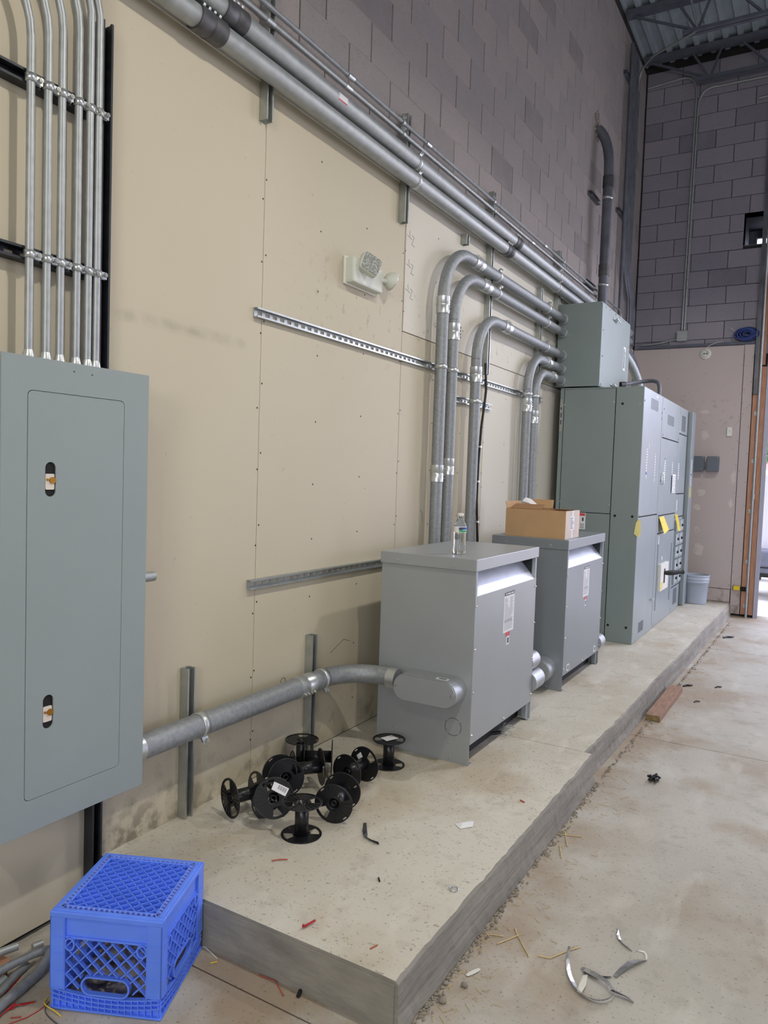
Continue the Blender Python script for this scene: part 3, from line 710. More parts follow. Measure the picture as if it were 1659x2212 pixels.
def lb_body(x0, x1, zc, h, yb, yf, label, mt='lb', sticker=False):
    """capsule conduit fitting on the face y=yb, cover at y=yf"""
    t = thing('access_fitting', label, 'conduit fitting', ((x0+x1)/2, (yb+yf)/2, zc-h/2))
    r = h/2; s = -1 if yf < yb else 1
    build('housing', MB().prism(rrect(x0, x1, zc-r, zc+r, r*.98, 10), 'y', yb, yf-s*.0095), mt, t, bev=.002)
    build('gasket', MB().prism(rrect(x0+.004, x1-.004, zc-r+.004, zc+r-.004, r*.94, 10), 'y', yf-s*.010, yf-s*.0055), 'black', t)
    c = build('cover', MB().prism(rrect(x0+.003, x1-.003, zc-r+.003, zc+r-.003, r*.97-.003, 10), 'y', yf-s*.0055, yf), 'xfmr', t, bev=.0012)
    mb = MB(); screw(mb, (x0+.016, yf, zc+.006), (0, s, 0), .0048); screw(mb, (x1-.018, yf, zc+.004), (0, s, 0), .0048)
    build('cover_screws', mb, 'screw', c, kind='stuff')
    if sticker:
        a = build('sticker', MB().box(x1-.115, x1-.055, yf+.028, yf+.055, zc+r, zc+r+.0008), 'paper', t, label='small white sticker')
        build('print', MB().box(x1-.105, x1-.065, yf+.034, yf+.048, zc+r+.0008, zc+r+.0012), 'print', a)
    return t
lb_body(.378, .705, .505, .125, 3.209, 3.082, 'grey capsule conduit fitting on the near side of the near transformer', sticker=True)
lb_body(.43, .735, .462, .105, 4.068, 4.205, 'upper conduit fitting on the far side of the near transformer')
lb_body(.43, .760, .352, .120, 4.068, 4.225, 'lower conduit fitting on the far side of the near transformer')
lb_body(.36, .672, .288, .150, 4.709, 4.575, 'grey conduit fitting on the near side of the far transformer')
lb_body(.40, .735, .300, .110, 5.612, 5.74, 'conduit fitting peeking out on the far side of the far transformer')

# ------------------------------------------------------------------ transformers
def transformer(x0, x1, y0, y1, z0, zt, zl, label, mt, far=False):
    t = thing('transformer', label, 'transformer', ((x0+x1)/2, (y0+y1)/2, z0))
    g = .002; zp = z0+.100; zlv = zl-.118
    build('side_panel', MB().box(x0, x1-g, y0, y0+.003, z0, zl+.01).box(x1-.032, x1-g, y0+.003, y0+.006, z0, zl+.01), mt, t, bev=.001)
    build('side_panel', MB().box(x0, x1-g, y1-.003, y1, z0, zl+.01), mt, t, bev=.001)
    build('back_panel', MB().box(x0, x0+.003, y0+.003, y1-.003, z0+.02, zl), mt, t)
    fp = build('front_panel', MB().box(x1-g, x1+.001, y0+.002, y1-.002, zp, zlv), mt, t, bev=.0008, label='smooth front panel')
    build('flange', MB().box(x1-.02, x1, y0+.0035, y0+.022, zlv, zl+.01), mt, t); build('flange', MB().box(x1-.02, x1, y1-.022, y1-.0035, zlv, zl+.01), mt, t)
    # sloped louvre under the lid
    xi = x1-.085; mb = MB()
    mb.add([(x1-.001, y0+.022, zlv-.001), (x1-.001, y1-.022, zlv-.001), (xi, y1-.022, zl-.022), (xi, y0+.022, zl-.022), (x1-.003, y0+.022, zlv-.004), (x1-.003, y1-.022, zlv-.004), (xi-.003, y1-.022, zl-.025), (xi-.003, y0+.022, zl-.025)],
           [(0, 1, 2, 3), (4, 5, 6, 7), (0, 3, 7, 4), (1, 2, 6, 5), (0, 1, 5, 4), (3, 2, 6, 7)])
    build('louvre', mb, 'louvre', t, label='bright sloped vent louvre')
    build('core_housing', MB().box(x0+.05, xi-.02, y0+.04, y1-.04, z0+.11, zl-.01), 'black', t)
    build('vent_cheek', MB().prism([(x1-.02, zlv), (x1-.02, zl), (xi-.02, zl)], 'y', y0+.018, y0+.0225), 'strut_dark', t)
    build('vent_cheek', MB().prism([(x1-.02, zlv), (x1-.02, zl), (xi-.02, zl)], 'y', y1-.0225, y1-.018), 'strut_dark', t)
    build('lid', MB().box(x0-.005, x1+.006, y0-.010, y1+.012, zl, zt), mt, t, bev=.003)
    for yy in (y0+.003, y1-.042):
        build('foot', MB().box(x1-.04, x1-.012, yy, yy+.004 if yy < y0+.1 else yy+.04, z0, z0+.10).box(x1-.045, x1-.002, yy, yy+.038, z0, z0+.004), mt, t)
    build('base_shade_rail', MB().box(x0+.03, x0+.07, y0+.01, y1-.01, z0+.004, z0+.11).box(x1-.10, x1-.07, y0+.01, y1-.01, z0+.004, z0+.11), 'black', t)  # black front rail stands in for the shade under the cabinet
    mb = MB()
    n = 4
    for k in range(n):
        zz = zp+.045 + (zlv-zp-.09)*k/(n-1); screw(mb, (x1+.001, y0+.014, zz), (1, 0, 0), .0055); screw(mb, (x1+.001, y1-.014, zz), (1, 0, 0), .0055)
    screw(mb, (x1+.001, (y0+y1)/2, zp+.016), (1, 0, 0), .0055)
    for yy in (y0-.010,):
        screw(mb, (x0+.095, yy, (zl+zt)/2-.008), (0, -1, 0), .0055); screw(mb, (x1-.11, yy, (zl+zt)/2-.008), (0, -1, 0), .0055)
    for px, pz in ((x0+.10, z0+.10), (x1-.105, z0+.098), (x1-.102, z0+.02)): screw(mb, (px, y0, pz), (0, -1, 0), .0055)
    build('screws', mb, 'screw', t, kind='stuff')
    # nameplate
    yc = (y0+y1)/2+.015; pz1 = zlv-.045; pz0 = pz1-.19
    s = build('nameplate', MB().box(x1+.001, x1+.0018, yc-.072, yc+.072, pz0, pz1), 'paper', t, label='white printed rating plate')
    mb = MB()
    rnd = random.Random(3)
    for k in range(22):
        zz = pz1-.016-k*.0076
        a = yc-.062; e = yc-.062+rnd.uniform(.03, .05) if k < 7 else yc-.062+rnd.uniform(.095, .122)
        mb.box(x1+.0018, x1+.0021, a, e, zz, zz+(.0032 if k in (15, 16) else .0018))
        if k < 12: mb.box(x1+.0018, x1+.0021, yc+.012, yc+rnd.uniform(.04, .062), zz, zz+.0018)
    build('print', mb, 'print', s)
    h = build('plate_header', MB().box(x1+.001, x1+.0018, yc-.066, yc+.072, pz1+.001, pz1+.018), 'dark_coupling', t)
    build('print', MB().box(x1+.0018, x1+.0022, yc-.05, yc-.035, pz1+.006, pz1+.013).box(x1+.0018, x1+.0022, yc-.025, yc+.02, pz1+.006, pz1+.012).box(x1+.0018, x1+.0022, yc+.028, yc+.062, pz1+.006, pz1+.012), 'paper', h)
    build('warning_label', MB().box(x1+.001, x1+.0018, yc-.034, yc+.024, pz0-.022, pz0-.002), 'pinkred', t)
    s = build('small_label', MB().box(x1+.001, x1+.0018, yc-.018, yc+.018, pz0-.068, pz0-.024), 'paper', t)
    build('print', MB().box(x1+.0018, x1+.0022, yc-.009, yc+.010, pz0-.060, pz0-.032), 'print', s)
    return t
t1 = transformer(.222, .730, 3.210, 4.068, .150, 1.130, 1.072, 'near grey transformer cabinet with a water bottle on its lid', 'xfmr')
mb = MB(); c = [(.643+.042*math.cos(a), .322+.042*math.sin(a)) for a in [2*PI*k/28 for k in range(29)]]
for i, (a, b) in enumerate(zip(c, c[1:])):
    if i % 7 != 3: mb.bar((a[0], 3.2098, a[1]), (b[0], 3.2098, b[1]), .0018, .0008, (0, 1, 0))
build('knockout_ring', mb, 'black', t1)
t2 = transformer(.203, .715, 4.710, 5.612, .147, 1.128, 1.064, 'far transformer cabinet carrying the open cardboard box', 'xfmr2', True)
for yy in (4.80, 5.46):
    s = build('corner_label', MB().box(.716, .7168, yy, yy+.045, .262, .305), 'paper', t2); build('print', MB().box(.7168, .7172, yy+.012, yy+.034, .27, .297), 'print', s)
# cable end lying under the near transformer
t = thing('cable_end', 'black cable end with splayed bare strands lying under the near transformer', 'cable', (.70, 3.70, .15))
build('jacket', MB().tube([(.45, 3.62, .163), (.58, 3.60, .162), (.66, 3.66, .164), (.70, 3.69, .170)], .0095, 10), 'cable', t)
mb = MB()
for i in range(34):
    a = random.uniform(0, 2*PI); r = random.uniform(.01, .05)
    p0 = Vector((.70, 3.69, .172)); p2 = p0+Vector((.03+r*math.cos(a)*.9, .03+r*math.sin(a), random.uniform(-.012, .035))); p2.z = max(p2.z, .152)
    mb.tube([p0, (p0+p2)/2+Vector((0, 0, .008)), p2], .0011, 4)
build('strands', mb, 'strut', t, kind='stuff')

# ------------------------------------------------------------------ carton and bottle
t = thing('cardboard_box', 'open cardboard box with its flaps up, on the far transformer', 'box', (.48, 4.9, 1.128))
X0, X1, Y0, Y1, Z0, Z1 = .272, .680, 4.745, 5.06, 1.1285, 1.310
build('side_panel', MB().box(X0, X1, Y0, Y0+.004, Z0, Z1), 'cardboard', t); build('side_panel', MB().box(X0, X1, Y1-.004, Y1, Z0, Z1), 'cardboard', t)
build('side_panel', MB().box(X0, X0+.004, Y0+.004, Y1-.004, Z0, Z1), 'cardboard', t); e = build('end_panel', MB().box(X1-.004, X1, Y0+.004, Y1-.004, Z0, Z1), 'tape', t, label='taped end panel')
build('base', MB().box(X0+.004, X1-.004, Y0+.004, Y1-.004, Z0, Z0+.004), 'cardboard', t)
s = build('shipping_label', MB().box(X1, X1+.0008, 4.845, 4.945, Z0+.055, Z0+.145), 'paper', e, label='white shipping label')
mb = MB()
for k in range(7): mb.box(X1+.0008, X1+.0012, 4.853, 4.853+random.uniform(.03, .08), Z0+.064+k*.011, Z0+.068+k*.011)
build('print', mb, 'print', t)
build('tape_strip', MB().box(X1, X1+.0006, 4.885, 4.925, Z0+.145, Z1).box(X1, X1+.0006, 4.88, 4.91, Z0, Z0+.055), 'paper', e)
def flap(a, b, up, mt='cardboard_in'):
    a, b, up = Vector(a), Vector(b), Vector(up); n = (b-a).cross(up).normalized()*.004
    return build('flap', MB().add([a, b, b+up, a+up, a+n, b+n, b+up+n, a+up+n], [(0, 1, 2, 3), (4, 5, 6, 7), (0, 1, 5, 4), (1, 2, 6, 5), (2, 3, 7, 6), (3, 0, 4, 7)]), mt, t)
flap((X0+.03, Y0+.002, Z1), (X0+.235, Y0+.002, Z1), (0, .10, .028)); flap((X0+.002, Y0+.01, Z1), (X0+.002, Y1-.01, Z1), (-.012, .0, .045), 'cardboard')
flap((X0+.02, Y1-.002, Z1), (X0+.22, Y1-.002, Z1), (0, .02, .058), 'cardboard'); flap((X0+.235, Y1-.002, Z1), (X1-.01, Y1-.002, Z1), (0, -.10, .004))
t = tag(build('paper_slip', MB().add([(.395, 4.86, 1.345), (.42, 4.875, 1.33), (.475, 4.89, 1.268), (.505, 4.90, 1.262), (.50, 4.93, 1.262), (.47, 4.92, 1.272), (.425, 4.905, 1.345), (.39, 4.89, 1.375), (.36, 4.872, 1.385), (.345, 4.85, 1.36)], [(0, 1, 6, 7), (1, 2, 5, 6), (2, 3, 4, 5), (0, 7, 8, 9)]), 'paper'), 'white paper slip sticking up out of the cardboard box', 'paper')
t = thing('water_bottle', 'clear empty plastic water bottle standing on the near transformer', 'bottle', (.566, 3.372, 1.131))
bx, by, bz = .566, 3.372, 1.131
pr = [(.001, .004), (.022, .0), (.029, .004), (.0315, .016), (.031, .03)]
for k in range(7): pr += [(.0308, .036+k*.0095), (.0288, .0405+k*.0095)]
pr += [(.0315, .104), (.0318, .108), (.0318, .134), (.0312, .138), (.027, .150), (.018, .166), (.0135, .174), (.0125, .188)]
build('body', MB().lathe(pr, (bx, by, bz), 24), 'pet', t)
build('cap', MB().lathe([(.0001, .187), (.0142, .187), (.0145, .189), (.0145, .199), (.0135, .2005), (.0001, .2005)], (bx, by, bz), 20), 'white', t)
def band(r, z0, z1, a0, a1, n=10):
    vs = []; fs = []
    for i in range(n+1):
        a = a0+(a1-a0)*i/n; vs += [(bx+r*math.cos(a), by+r*math.sin(a), bz+z0), (bx+r*math.cos(a), by+r*math.sin(a), bz+z1)]
        if i: fs.append((2*i-2, 2*i, 2*i+1, 2*i-1))
    return MB().add(vs, fs, True)
lb = build('label_band', band(.0322, .107, .136, -PI, PI, 28), 'paper', t, label='printed label band')
build('print', band(.0325, .121, .133, -1.05, .75), 'blue', lb); build('print', band(.0325, .109, .118, -1.3, .75), 'green', lb); build('print', band(.0328, .119, .132, -1.35, -.75, 4), 'print', lb)

# ------------------------------------------------------------------ switchgear
GX = .78; GZ0, GZ1 = .148, 2.305
def sticker(parent, y, z0, z1, w, mt='paper', x=GX+.0025, head=None, lines=True, axis='x'):
    s = build('label', MB().box(x, x+.0008, y, y+w, z0, z1), mt, parent)
    mb = MB()
    if lines:
        n = max(2, int((z1-z0)/.022))
        for k in range(n): mb.box(x+.0008, x+.0011, y+w*.2, y+w*.8, z0+(z1-z0)*(k+.25)/n, z0+(z1-z0)*(k+.55)/n)
        build('print', mb, 'print', s)
    if head: build('print', MB().box(x+.0009, x+.0013, y, y+w, head[1], head[2]), head[0], s)
    return s
def slots(parent, y0, y1, z0, z1, nz, ny=1, name='vent_slots', gap=.3, x=GX+.002):
    mb = MB()
    for k in range(nz):
        for j in range(ny):
            a = y0+(y1-y0)*(j+gap/2)/ny; b = y0+(y1-y0)*(j+1-gap/2)/ny; h = (z1-z0)/nz
            mb.box(x, x+.0012, a, b, z0+h*(k+.28), z0+h*(k+.72))
    return build(name, mb, 'black', parent)
def gearpanel(parent, y0, y1, z0, z1, name='door', mt='gear_front', x=GX):
    return build(name, MB().box(x-.01, x+.002, y0+.003, y1-.003, z0+.003, z1-.003), mt, parent, bev=.0012)
def bolts(parent, pts, x=GX+.002, r=.007):
    mb = MB()
    for y, z in pts: screw(mb, (x, y, z), (1, 0, 0), r)
    return build('screws', mb, 'screw', parent, kind='stuff')
t = thing('switchgear_cabinet', 'nearest tall switchgear cabinet, its plain side facing the transformers', 'cabinet', (.43, 6.86, GZ0))
G1 = t; y0, y1 = 6.44, 7.300
build('frame', MB().box(.085, GX-.012, y0+.012, y1-.002, GZ0, GZ1-.01), 'black', t)
build('top_panel', MB().box(.08, GX-.002, y0, y1, GZ1-.010, GZ1), 'gear', t)
build('side_panel', MB().box(.114, .549, y0, y0+.012, 1.238, GZ1-.012), 'gear', t, bev=.001); build('side_panel', MB().box(.114, .549, y0, y0+.012, GZ0, 1.232), 'gear', t, bev=.001)
build('side_panel', MB().box(.556, GX, y0-.002, y0+.012, GZ0, GZ1-.002), 'gear', t, bev=.002); build('side_rail', MB().box(.078, .109, y0-.004, y0+.012, GZ0, GZ1-.012), 'gear', t)
s = build('rail_label', MB().box(.080, .104, y0-.012, y0-.004, 1.93, 2.21), 'strut', t)
build('print', MB().box(.087, .097, y0-.0125, y0-.012, 2.12, 2.14).box(.087, .097, y0-.0125, y0-.012, 2.05, 2.09).box(.087, .097, y0-.0125, y0-.012, 1.99, 2.03), 'print', s)
mb = MB()
for px, pz in ((.61, 2.163), (.592, 1.222), (.735, 1.223), (.579, .288), (.73, .285)): mb.disc((px, y0-.002, pz), .011, (0, -1, 0), .0015, 12)
build('plug_holes', mb, 'black', t)
mb = MB(); mb.disc((.752, y0-.002, 2.161), .005, (0, -1, 0), .0015, 10)
for px, pz in ((.118, 2.16), (.54, 2.18), (.118, 1.32), (.54, 1.31), (.54, 1.15)): screw(mb, (px, y0, pz), (0, -1, 0), .006)
build('screws', mb, 'screw', t, kind='stuff')
s = build('warning_label', MB().box(.285, .345, y0-.001, y0, 1.09, 1.232), 'paper', t, label='white warning label with a red heading')
build('print', MB().box(.29, .340, y0-.0014, y0-.001, 1.205, 1.228), 'pinkred', s); build('print', MB().box(.30, .335, y0-.0014, y0-.001, 1.10, 1.105).box(.30, .335, y0-.0014, y0-.001, 1.115, 1.12).box(.30, .335, y0-.0014, y0-.001, 1.13, 1.135).box(.315, .33, y0-.0014, y0-.001, 1.16, 1.19), 'print', s)
gearpanel(t, y0, y1, 1.222, GZ1-.002); gearpanel(t, y0, y1, GZ0, 1.218)
slots(t, 6.73, 7.06, 2.145, 2.240, 8, 6, gap=.4); slots(t, 6.63, 6.92, .205, .295, 8)
build('edge_trim', MB().box(GX, GX+.004, 7.255, 7.298, .2, GZ1-.01), 'gear_front', t)
bolts(t, [(6.47, 2.19), (7.24, 2.15), (7.24, 2.10), (6.47, 1.24), (7.03, 1.24), (6.46, .24), (7.2, .45), (6.46, .22)])
build('handle', MB().tube([(GX+.002, 7.17, .44), (GX+.03, 7.17, .44)], .012, 10).box(GX+.02, GX+.03, 7.13, 7.21, .43, .45), 'emt_bright', t)
sticker(t, 6.645, 1.545, 1.80, .042, head=('blue', 1.578, 1.60)); sticker(t, 6.735, 1.80, 1.85, .015, lines=False); sticker(t, 7.02, 1.56, 1.77, .032); sticker(t, 7.02, 1.52, 1.55, .02, lines=False)
sticker(t, 6.50, 1.06, 1.20, .035, head=('pinkred', 1.175, 1.20)); sticker(t, 6.95, 2.262, 2.28, .07, lines=False)
def hangtag(name, label, pts, mt='yellow', x=GX+.008):
    t = thing(name, label, 'tag', (x, pts[0][0], min(p[1] for p in pts)))
    n = len(pts); mb = MB(); vs = [(x+p[2], p[0], p[1]) for p in pts] + [(x+p[2]+.001, p[0], p[1]) for p in pts]
    mb.add(vs, [tuple(range(n)), tuple(reversed(range(n, 2*n)))] + [(i, (i+1) % n, (i+1) % n+n, i+n) for i in range(n)])
    build('card', mb, mt, t); return t
hangtag('hang_tag', 'pale yellow tag turned edge-on at the corner of the nearest cabinet', [(6.43, 1.205, -.004), (6.44, 1.19, .012), (6.445, 1.08, .016), (6.435, 1.055, .0), (6.425, 1.08, -.034), (6.425, 1.17, -.022)], 'paleyellow', x=GX+.012)
t = thing('switchgear_cabinet', 'middle switchgear cabinet with the black breaker handle', 'cabinet', (.43, 7.77, GZ0))
G2 = t; y0, y1 = 7.302, 8.235
build('frame', MB().box(.08, GX-.012, y0, y1, GZ0, GZ1-.01), 'black', t); build('top_panel', MB().box(.08, GX-.002, y0, y1, GZ1-.010, GZ1), 'gear', t)
gearpanel(t, y0, y1, 1.935, GZ1-.002, 'vent_door'); gearpanel(t, y0, y1, 1.205, 1.931); gearpanel(t, y0, y1, 1.035, 1.201, 'door'); gearpanel(t, y0, y1, GZ0, 1.031, 'door')
slots(t, 7.54, 7.90, 2.07, 2.165, 10, 5, gap=.35); slots(t, 7.37, 7.42, .30, .93, 44, name='vent_holes', gap=.1); slots(t, 8.10, 8.16, .31, .90, 40, name='vent_holes', gap=.1)
bolts(t, [(7.34, 2.2), (8.2, 2.15), (8.2, 1.96), (7.34, 1.96), (7.36, 1.24), (8.15, 1.215), (8.2, .9), (7.36, 1.02)])
s = build('breaker_plate', MB().box(GX+.002, GX+.030, 7.46, 7.86, .475, .735), 'white', t, bev=.002, label='white breaker plate')
build('toggle_slot', MB().box(GX+.030, GX+.032, 7.62, 7.68, .54, .68), 'black', s); build('caution_label', MB().box(GX+.030, GX+.031, 7.49, 7.57, .49, .56), 'yellow', s)
build('breaker_handle', MB().tube([(GX+.030, 7.64, .640), (GX+.06, 7.66, .640), (GX+.10, 7.70, .642), (GX+.150, 7.76, .646), (GX+.18, 7.79, .648)], [.018, .024, .026, .018, .022], 12), 'cable', t, label='black breaker handle')
build('lock_handle', MB().tube([(GX+.004, 7.36, 1.60), (GX+.025, 7.36, 1.60), (GX+.025, 7.36, 1.50), (GX+.004, 7.36, 1.50)], .006, 8).disc((GX+.002, 7.36, 1.55), .03, (1, 0, 0), .01, 14), 'emt_bright', t)
sticker(t, 7.50, 1.50, 1.75, .045, head=('blue', 1.73, 1.75)); sticker(t, 7.92, 1.58, 1.72, .03); sticker(t, 7.40, .93, 1.01, .035, lines=False); sticker(t, 7.6, .76, .80, .05)
tg = hangtag('hang_tag', 'bright yellow tag with black writing hanging on the middle cabinet', [(7.34, 1.19, 0), (7.55, 1.195, .004), (7.66, 1.06, .04), (7.42, 1.03, .04)])
build('writing', MB().box(GX+.022, GX+.024, 7.40, 7.55, 1.125, 1.137).box(GX+.026, GX+.028, 7.42, 7.46, 1.095, 1.108).box(GX+.026, GX+.028, 7.49, 7.54, 1.095, 1.108), 'print', tg)
t = thing('switchgear_cabinet', 'farthest switchgear cabinet, faced with two columns of breakers', 'cabinet', (.43, 8.6, GZ0))
G3 = t; y0, y1 = 8.237, 9.10
build('frame', MB().box(.08, GX-.012, y0, y1, GZ0, GZ1-.01), 'black', t); build('top_panel', MB().box(.08, GX-.002, y0, y1, GZ1-.010, GZ1), 'gear', t)
gearpanel(t, y0, 8.74, 2.03, GZ1-.002, 'vent_door'); gearpanel(t, y0, 8.74, 1.405, 2.026); gearpanel(t, y0, 8.74, 1.16, 1.40, 'blank_cover'); gearpanel(t, y0, 8.74, .42, 1.155, 'breaker_board'); gearpanel(t, y0, 8.74, GZ0, .415, 'vent_door')
slots(t, 8.31, 8.65, 2.06, 2.225, 18); slots(t, 8.33, 8.64, .22, .39, 16)
for col, ya in ((0, 8.27), (1, 8.50)):
    for k in range(5):
        zz = .45+k*.138
        b = build('breaker', MB().box(GX+.002, GX+.022, ya, ya+.20, zz, zz+.125), 'gear_front', t, bev=.002)
        build('toggle', MB().box(GX+.022, GX+.034, ya+.08, ya+.12, zz+.05, zz+.075), 'black', b); build('print', MB().box(GX+.022, GX+.0225, ya+.05, ya+.07, zz+.02, zz+.11).box(GX+.022, GX+.0225, ya+.14, ya+.16, zz+.02, zz+.07), 'paper', b)
build('door_edge', MB().box(GX-.01, GX+.035, 8.86, 9.09, GZ0+.01, GZ1), 'gear_front', t, bev=.003, label='bright door edge standing proud')
build('post', MB().box(GX-.06, GX-.005, 8.75, 8.85, GZ0, GZ1-.01), 'strut_dark', t)
bolts(t, [(8.26, 2.24), (8.7, 2.24), (8.26, 2.05), (8.26, .3), (8.26, .2), (8.7, .17)])
sticker(t, 8.29, 1.55, 1.72, .04); sticker(t, 8.92, 1.48, 1.78, .05, x=GX+.036, head=('blue', 1.60, 1.62)); sticker(t, 8.92, 1.36, 1.47, .05, 'yellow', x=GX+.036, lines=False); sticker(t, 8.30, 1.22, 1.34, .03, lines=False)
s = tag(build('instruction_card', MB().box(GX+.010, GX+.011, 7.92, 8.10, 1.415, 1.60), 'paper'), 'white printed instruction card hanging on the middle switchgear cabinet', 'card')
mb = MB()
for k in range(12): mb.box(GX+.011, GX+.0114, 7.935, 7.965 if k % 4 else 7.985, 1.425+k*.0138, 1.431+k*.0138); mb.box(GX+.011, GX+.0114, 8.0, 8.075 if k % 3 else 8.05, 1.425+k*.0138, 1.430+k*.0138)
build('print', mb, 'print', s)
hangtag('hang_tag', 'yellow tag seen edge-on between the middle and farthest cabinets', [(8.20, 1.19, 0), (8.235, 1.19, .02), (8.30, 1.02, .05), (8.26, 1.02, .03)])

# pull box on top
t = thing('pull_box', 'grey pull box standing on the switchgear, all elbow conduits running into it', 'box', (.22, 6.97, 2.32)); G4 = t
build('housing', MB().box(.025, .398, 6.446, 7.50, 2.318, 3.03), 'gear', t, bev=.002)
build('front_cover', MB().box(.398, .403, 6.450, 7.495, 2.325, 3.022), 'gear', t, bev=.001)
mb = MB()
for y, z in ((6.50, 2.80), (6.51, 2.58), (6.50, 2.34), (6.56, 3.0), (6.70, 3.005), (6.9, 3.007), (7.05, 3.01), (7.2, 3.01), (7.45, 2.8)): screw(mb, (.403, y, z), (1, 0, 0), .006)
build('screws', mb, 'screw', t, kind='stuff')
for z in (2.375, 2.955): build('latch', MB().box(.403, .412, 6.82, 6.98, z-.006, z+.006).tube([(.403, 6.90, z), (.43, 6.90, z)], .014, 10).tube([(.43, 6.86, z), (.43, 6.98, z-.01)], .006, 8), 'emt_bright', t)
s = build('plate', MB().box(.403, .405, 7.26, 7.34, 2.56, 2.78), 'paper', t, label='small white framed plate'); build('print', MB().box(.405, .4055, 7.275, 7.30, 2.58, 2.76).box(.405, .4055, 7.315, 7.325, 2.58, 2.74), 'print', s)
t = thing('flexible_conduit', 'dark flexible conduit arching from the pull box down to the cabinet top', 'conduit', (.45, 7.9, 2.31))
pts = [(.40, 7.30, 2.44)] + [(.40+.012*i, 7.36+i*.1, 2.44) for i in range(5)]
pts = [(.42, 7.22, 2.425), (.46, 7.40, 2.43), (.52, 7.56, 2.43), (.60, 7.66, 2.42), (.67, 7.68, 2.385), (.70, 7.68, 2.34), (.705, 7.68, 2.30)]
pts = [(.404, 7.20, 2.42), (.45, 7.20, 2.422)] 
import itertools
def bez(P, n=14):
    o = []
    for i in range(n+1):
        u = i/n; Q = [Vector(p) for p in P]
        while len(Q) > 1: Q = [Q[k].lerp(Q[k+1], u) for k in range(len(Q)-1)]
        o.append(Q[0])
    return o
build('pipe', MB().tube(bez([(.42, 7.22, 2.42), (.47, 7.5, 2.47), (.66, 7.72, 2.52), (.735, 7.33, 2.50), (.745, 7.27, 2.303)]), .018, 14), 'old_pipe', t)
build('connector', MB().tube([(.404, 7.18, 2.415), (.43, 7.25, 2.425)], .025, 14), 'cable', t)
t = thing('fat_conduit', 'fat bright conduit curving off the wall into the cabinet top behind the pull box', 'conduit', (.3, 8.6, 2.31))
build('pipe', MB().tube(bez([(.06, 8.0, 3.12), (.10, 8.1, 2.95), (.28, 8.5, 2.80), (.30, 8.60, 2.60), (.30, 8.60, 2.303)]), .048, 20), 'emt', t)
build('connector', MB().tube([(.30, 8.60, 2.304), (.30, 8.60, 2.36)], .058, 18), 'emt_bright', t)
t = thing('grey_conduit', 'dark conduit curving behind the fat bright one beside the pull box', 'conduit', (.2, 8.9, 2.31))
build('pipe', MB().tube(bez([(.06, 8.5, 3.12), (.10, 8.7, 2.98), (.20, 9.1, 2.85), (.20, 9.0, 2.60), (.20, 9.0, 2.303)]), .035, 16), 'old_pipe', t)

# ------------------------------------------------------------------ old conduits on the block wall by the corner
t = thing('old_conduit', 'old fat conduit elbowing out of the block wall above the pull box', 'conduit', (.12, 7.5, 3.05))
build('pipe', MB().tube([(.12, 7.50, 3.05), (.12, 7.50, 4.56)], .047, 18), 'old_pipe', t)
build('elbow', MB().tube(bez([(.12, 7.50, 4.55), (.12, 7.50, 4.80), (.05, 7.49, 4.90), (.002, 7.475, 4.94)], 8), .047, 18), 'old_pipe', t)
for z in (4.37, 3.52): build('coupling', MB().tube([(.12, 7.50, z), (.12, 7.50, z+.11)], .053, 18), 'dark_coupling', t)
for z in (4.27, 3.43): ring_clamp(t, (.12, 7.50, z), .047, (0, 0, 1), (0, 1, 0))
for z, lb_ in ((4.25, 'upper'), (3.41, 'lower')):
    o = strut('y', 7.28, 7.60, z, '%s short strut holding the old fat conduit on the block wall' % lb_, 'old_pipe', x0=-.012)
mb = MB()
for i in range(40):
    a = random.uniform(0, 2*PI); r = random.uniform(.03, .12); c = Vector((-.01, 7.47+r*.7*math.cos(a), 4.97+r*1.3*math.sin(a))); s_ = random.uniform(.012, .03)
    mb.box(c.x-.01, c.x+s_*.6, c.y-s_/2, c.y+s_/2, c.z-s_/2, c.z+s_/2, Matrix.Translation(c) @ Matrix.Rotation(random.uniform(0, 3), 4, 'X') @ Matrix.Translation(-c))
build('broken_mortar', mb, 'bed', wl, kind='stuff')
for i in range(6):
    y = 8.50+i*.075; r = .0145 if i else .02
    t = thing('corner_conduit', 'old thin conduit in the corner bundle, %s from the camera side' % ['first', 'second', 'third', 'fourth', 'fifth', 'sixth'][i], 'conduit', (.05, y, 3.1))
    dy = .34 if i > 1 else (.30 if i == 1 else 0)
    pts = [(.05, y, 6.25 if i < 5 else 6.05), (.05, y, 3.95)] + ([(.05, y+.02, 3.85), (.05, y+dy-.03, 3.60), (.05, y+dy, 3.48)] if dy else []) + [(.05, y+dy, 3.12)]
    build('pipe', MB().tube(pts, r, 10), 'old_pipe', t)
strut('y', 8.35, 9.05, 4.43, 'short strut across the corner bundle of old conduits', 'old_pipe', x0=-.012)
strut('y', 8.40, 9.05, 5.90, 'dark short strut high across the corner bundle', 'joist', x0=-.012)
strut('y', 8.70, 9.42, 3.30, 'short strut low across the corner bundle', 'old_pipe', x0=-.012)
t = thing('ceiling_conduit', 'pale thin conduit arching from the corner bundle out under the roof joist', 'conduit', (.3, 8.7, 6.1))
build('pipe', MB().tube([(.045, 8.86, 5.9), (.05, 8.87, 6.02)] + bez([(.05, 8.87, 6.02), (.05, 8.88, 6.12), (.10, 8.80, 6.14), (.25, 8.62, 6.135)], 8)[1:] + [(.70, 8.36, 6.13)], .012, 10), 'emt', t)
t = thing('hanger_rod', 'pale rod hanging from the roof beside the joist web', 'rod', (.72, 8.33, 6.2))
build('rod', MB().tube([(.62, 8.34, 6.58), (.722, 8.34, 6.19)], .013, 8), 'emt', t)
RE = .0125; YC = YE-.02
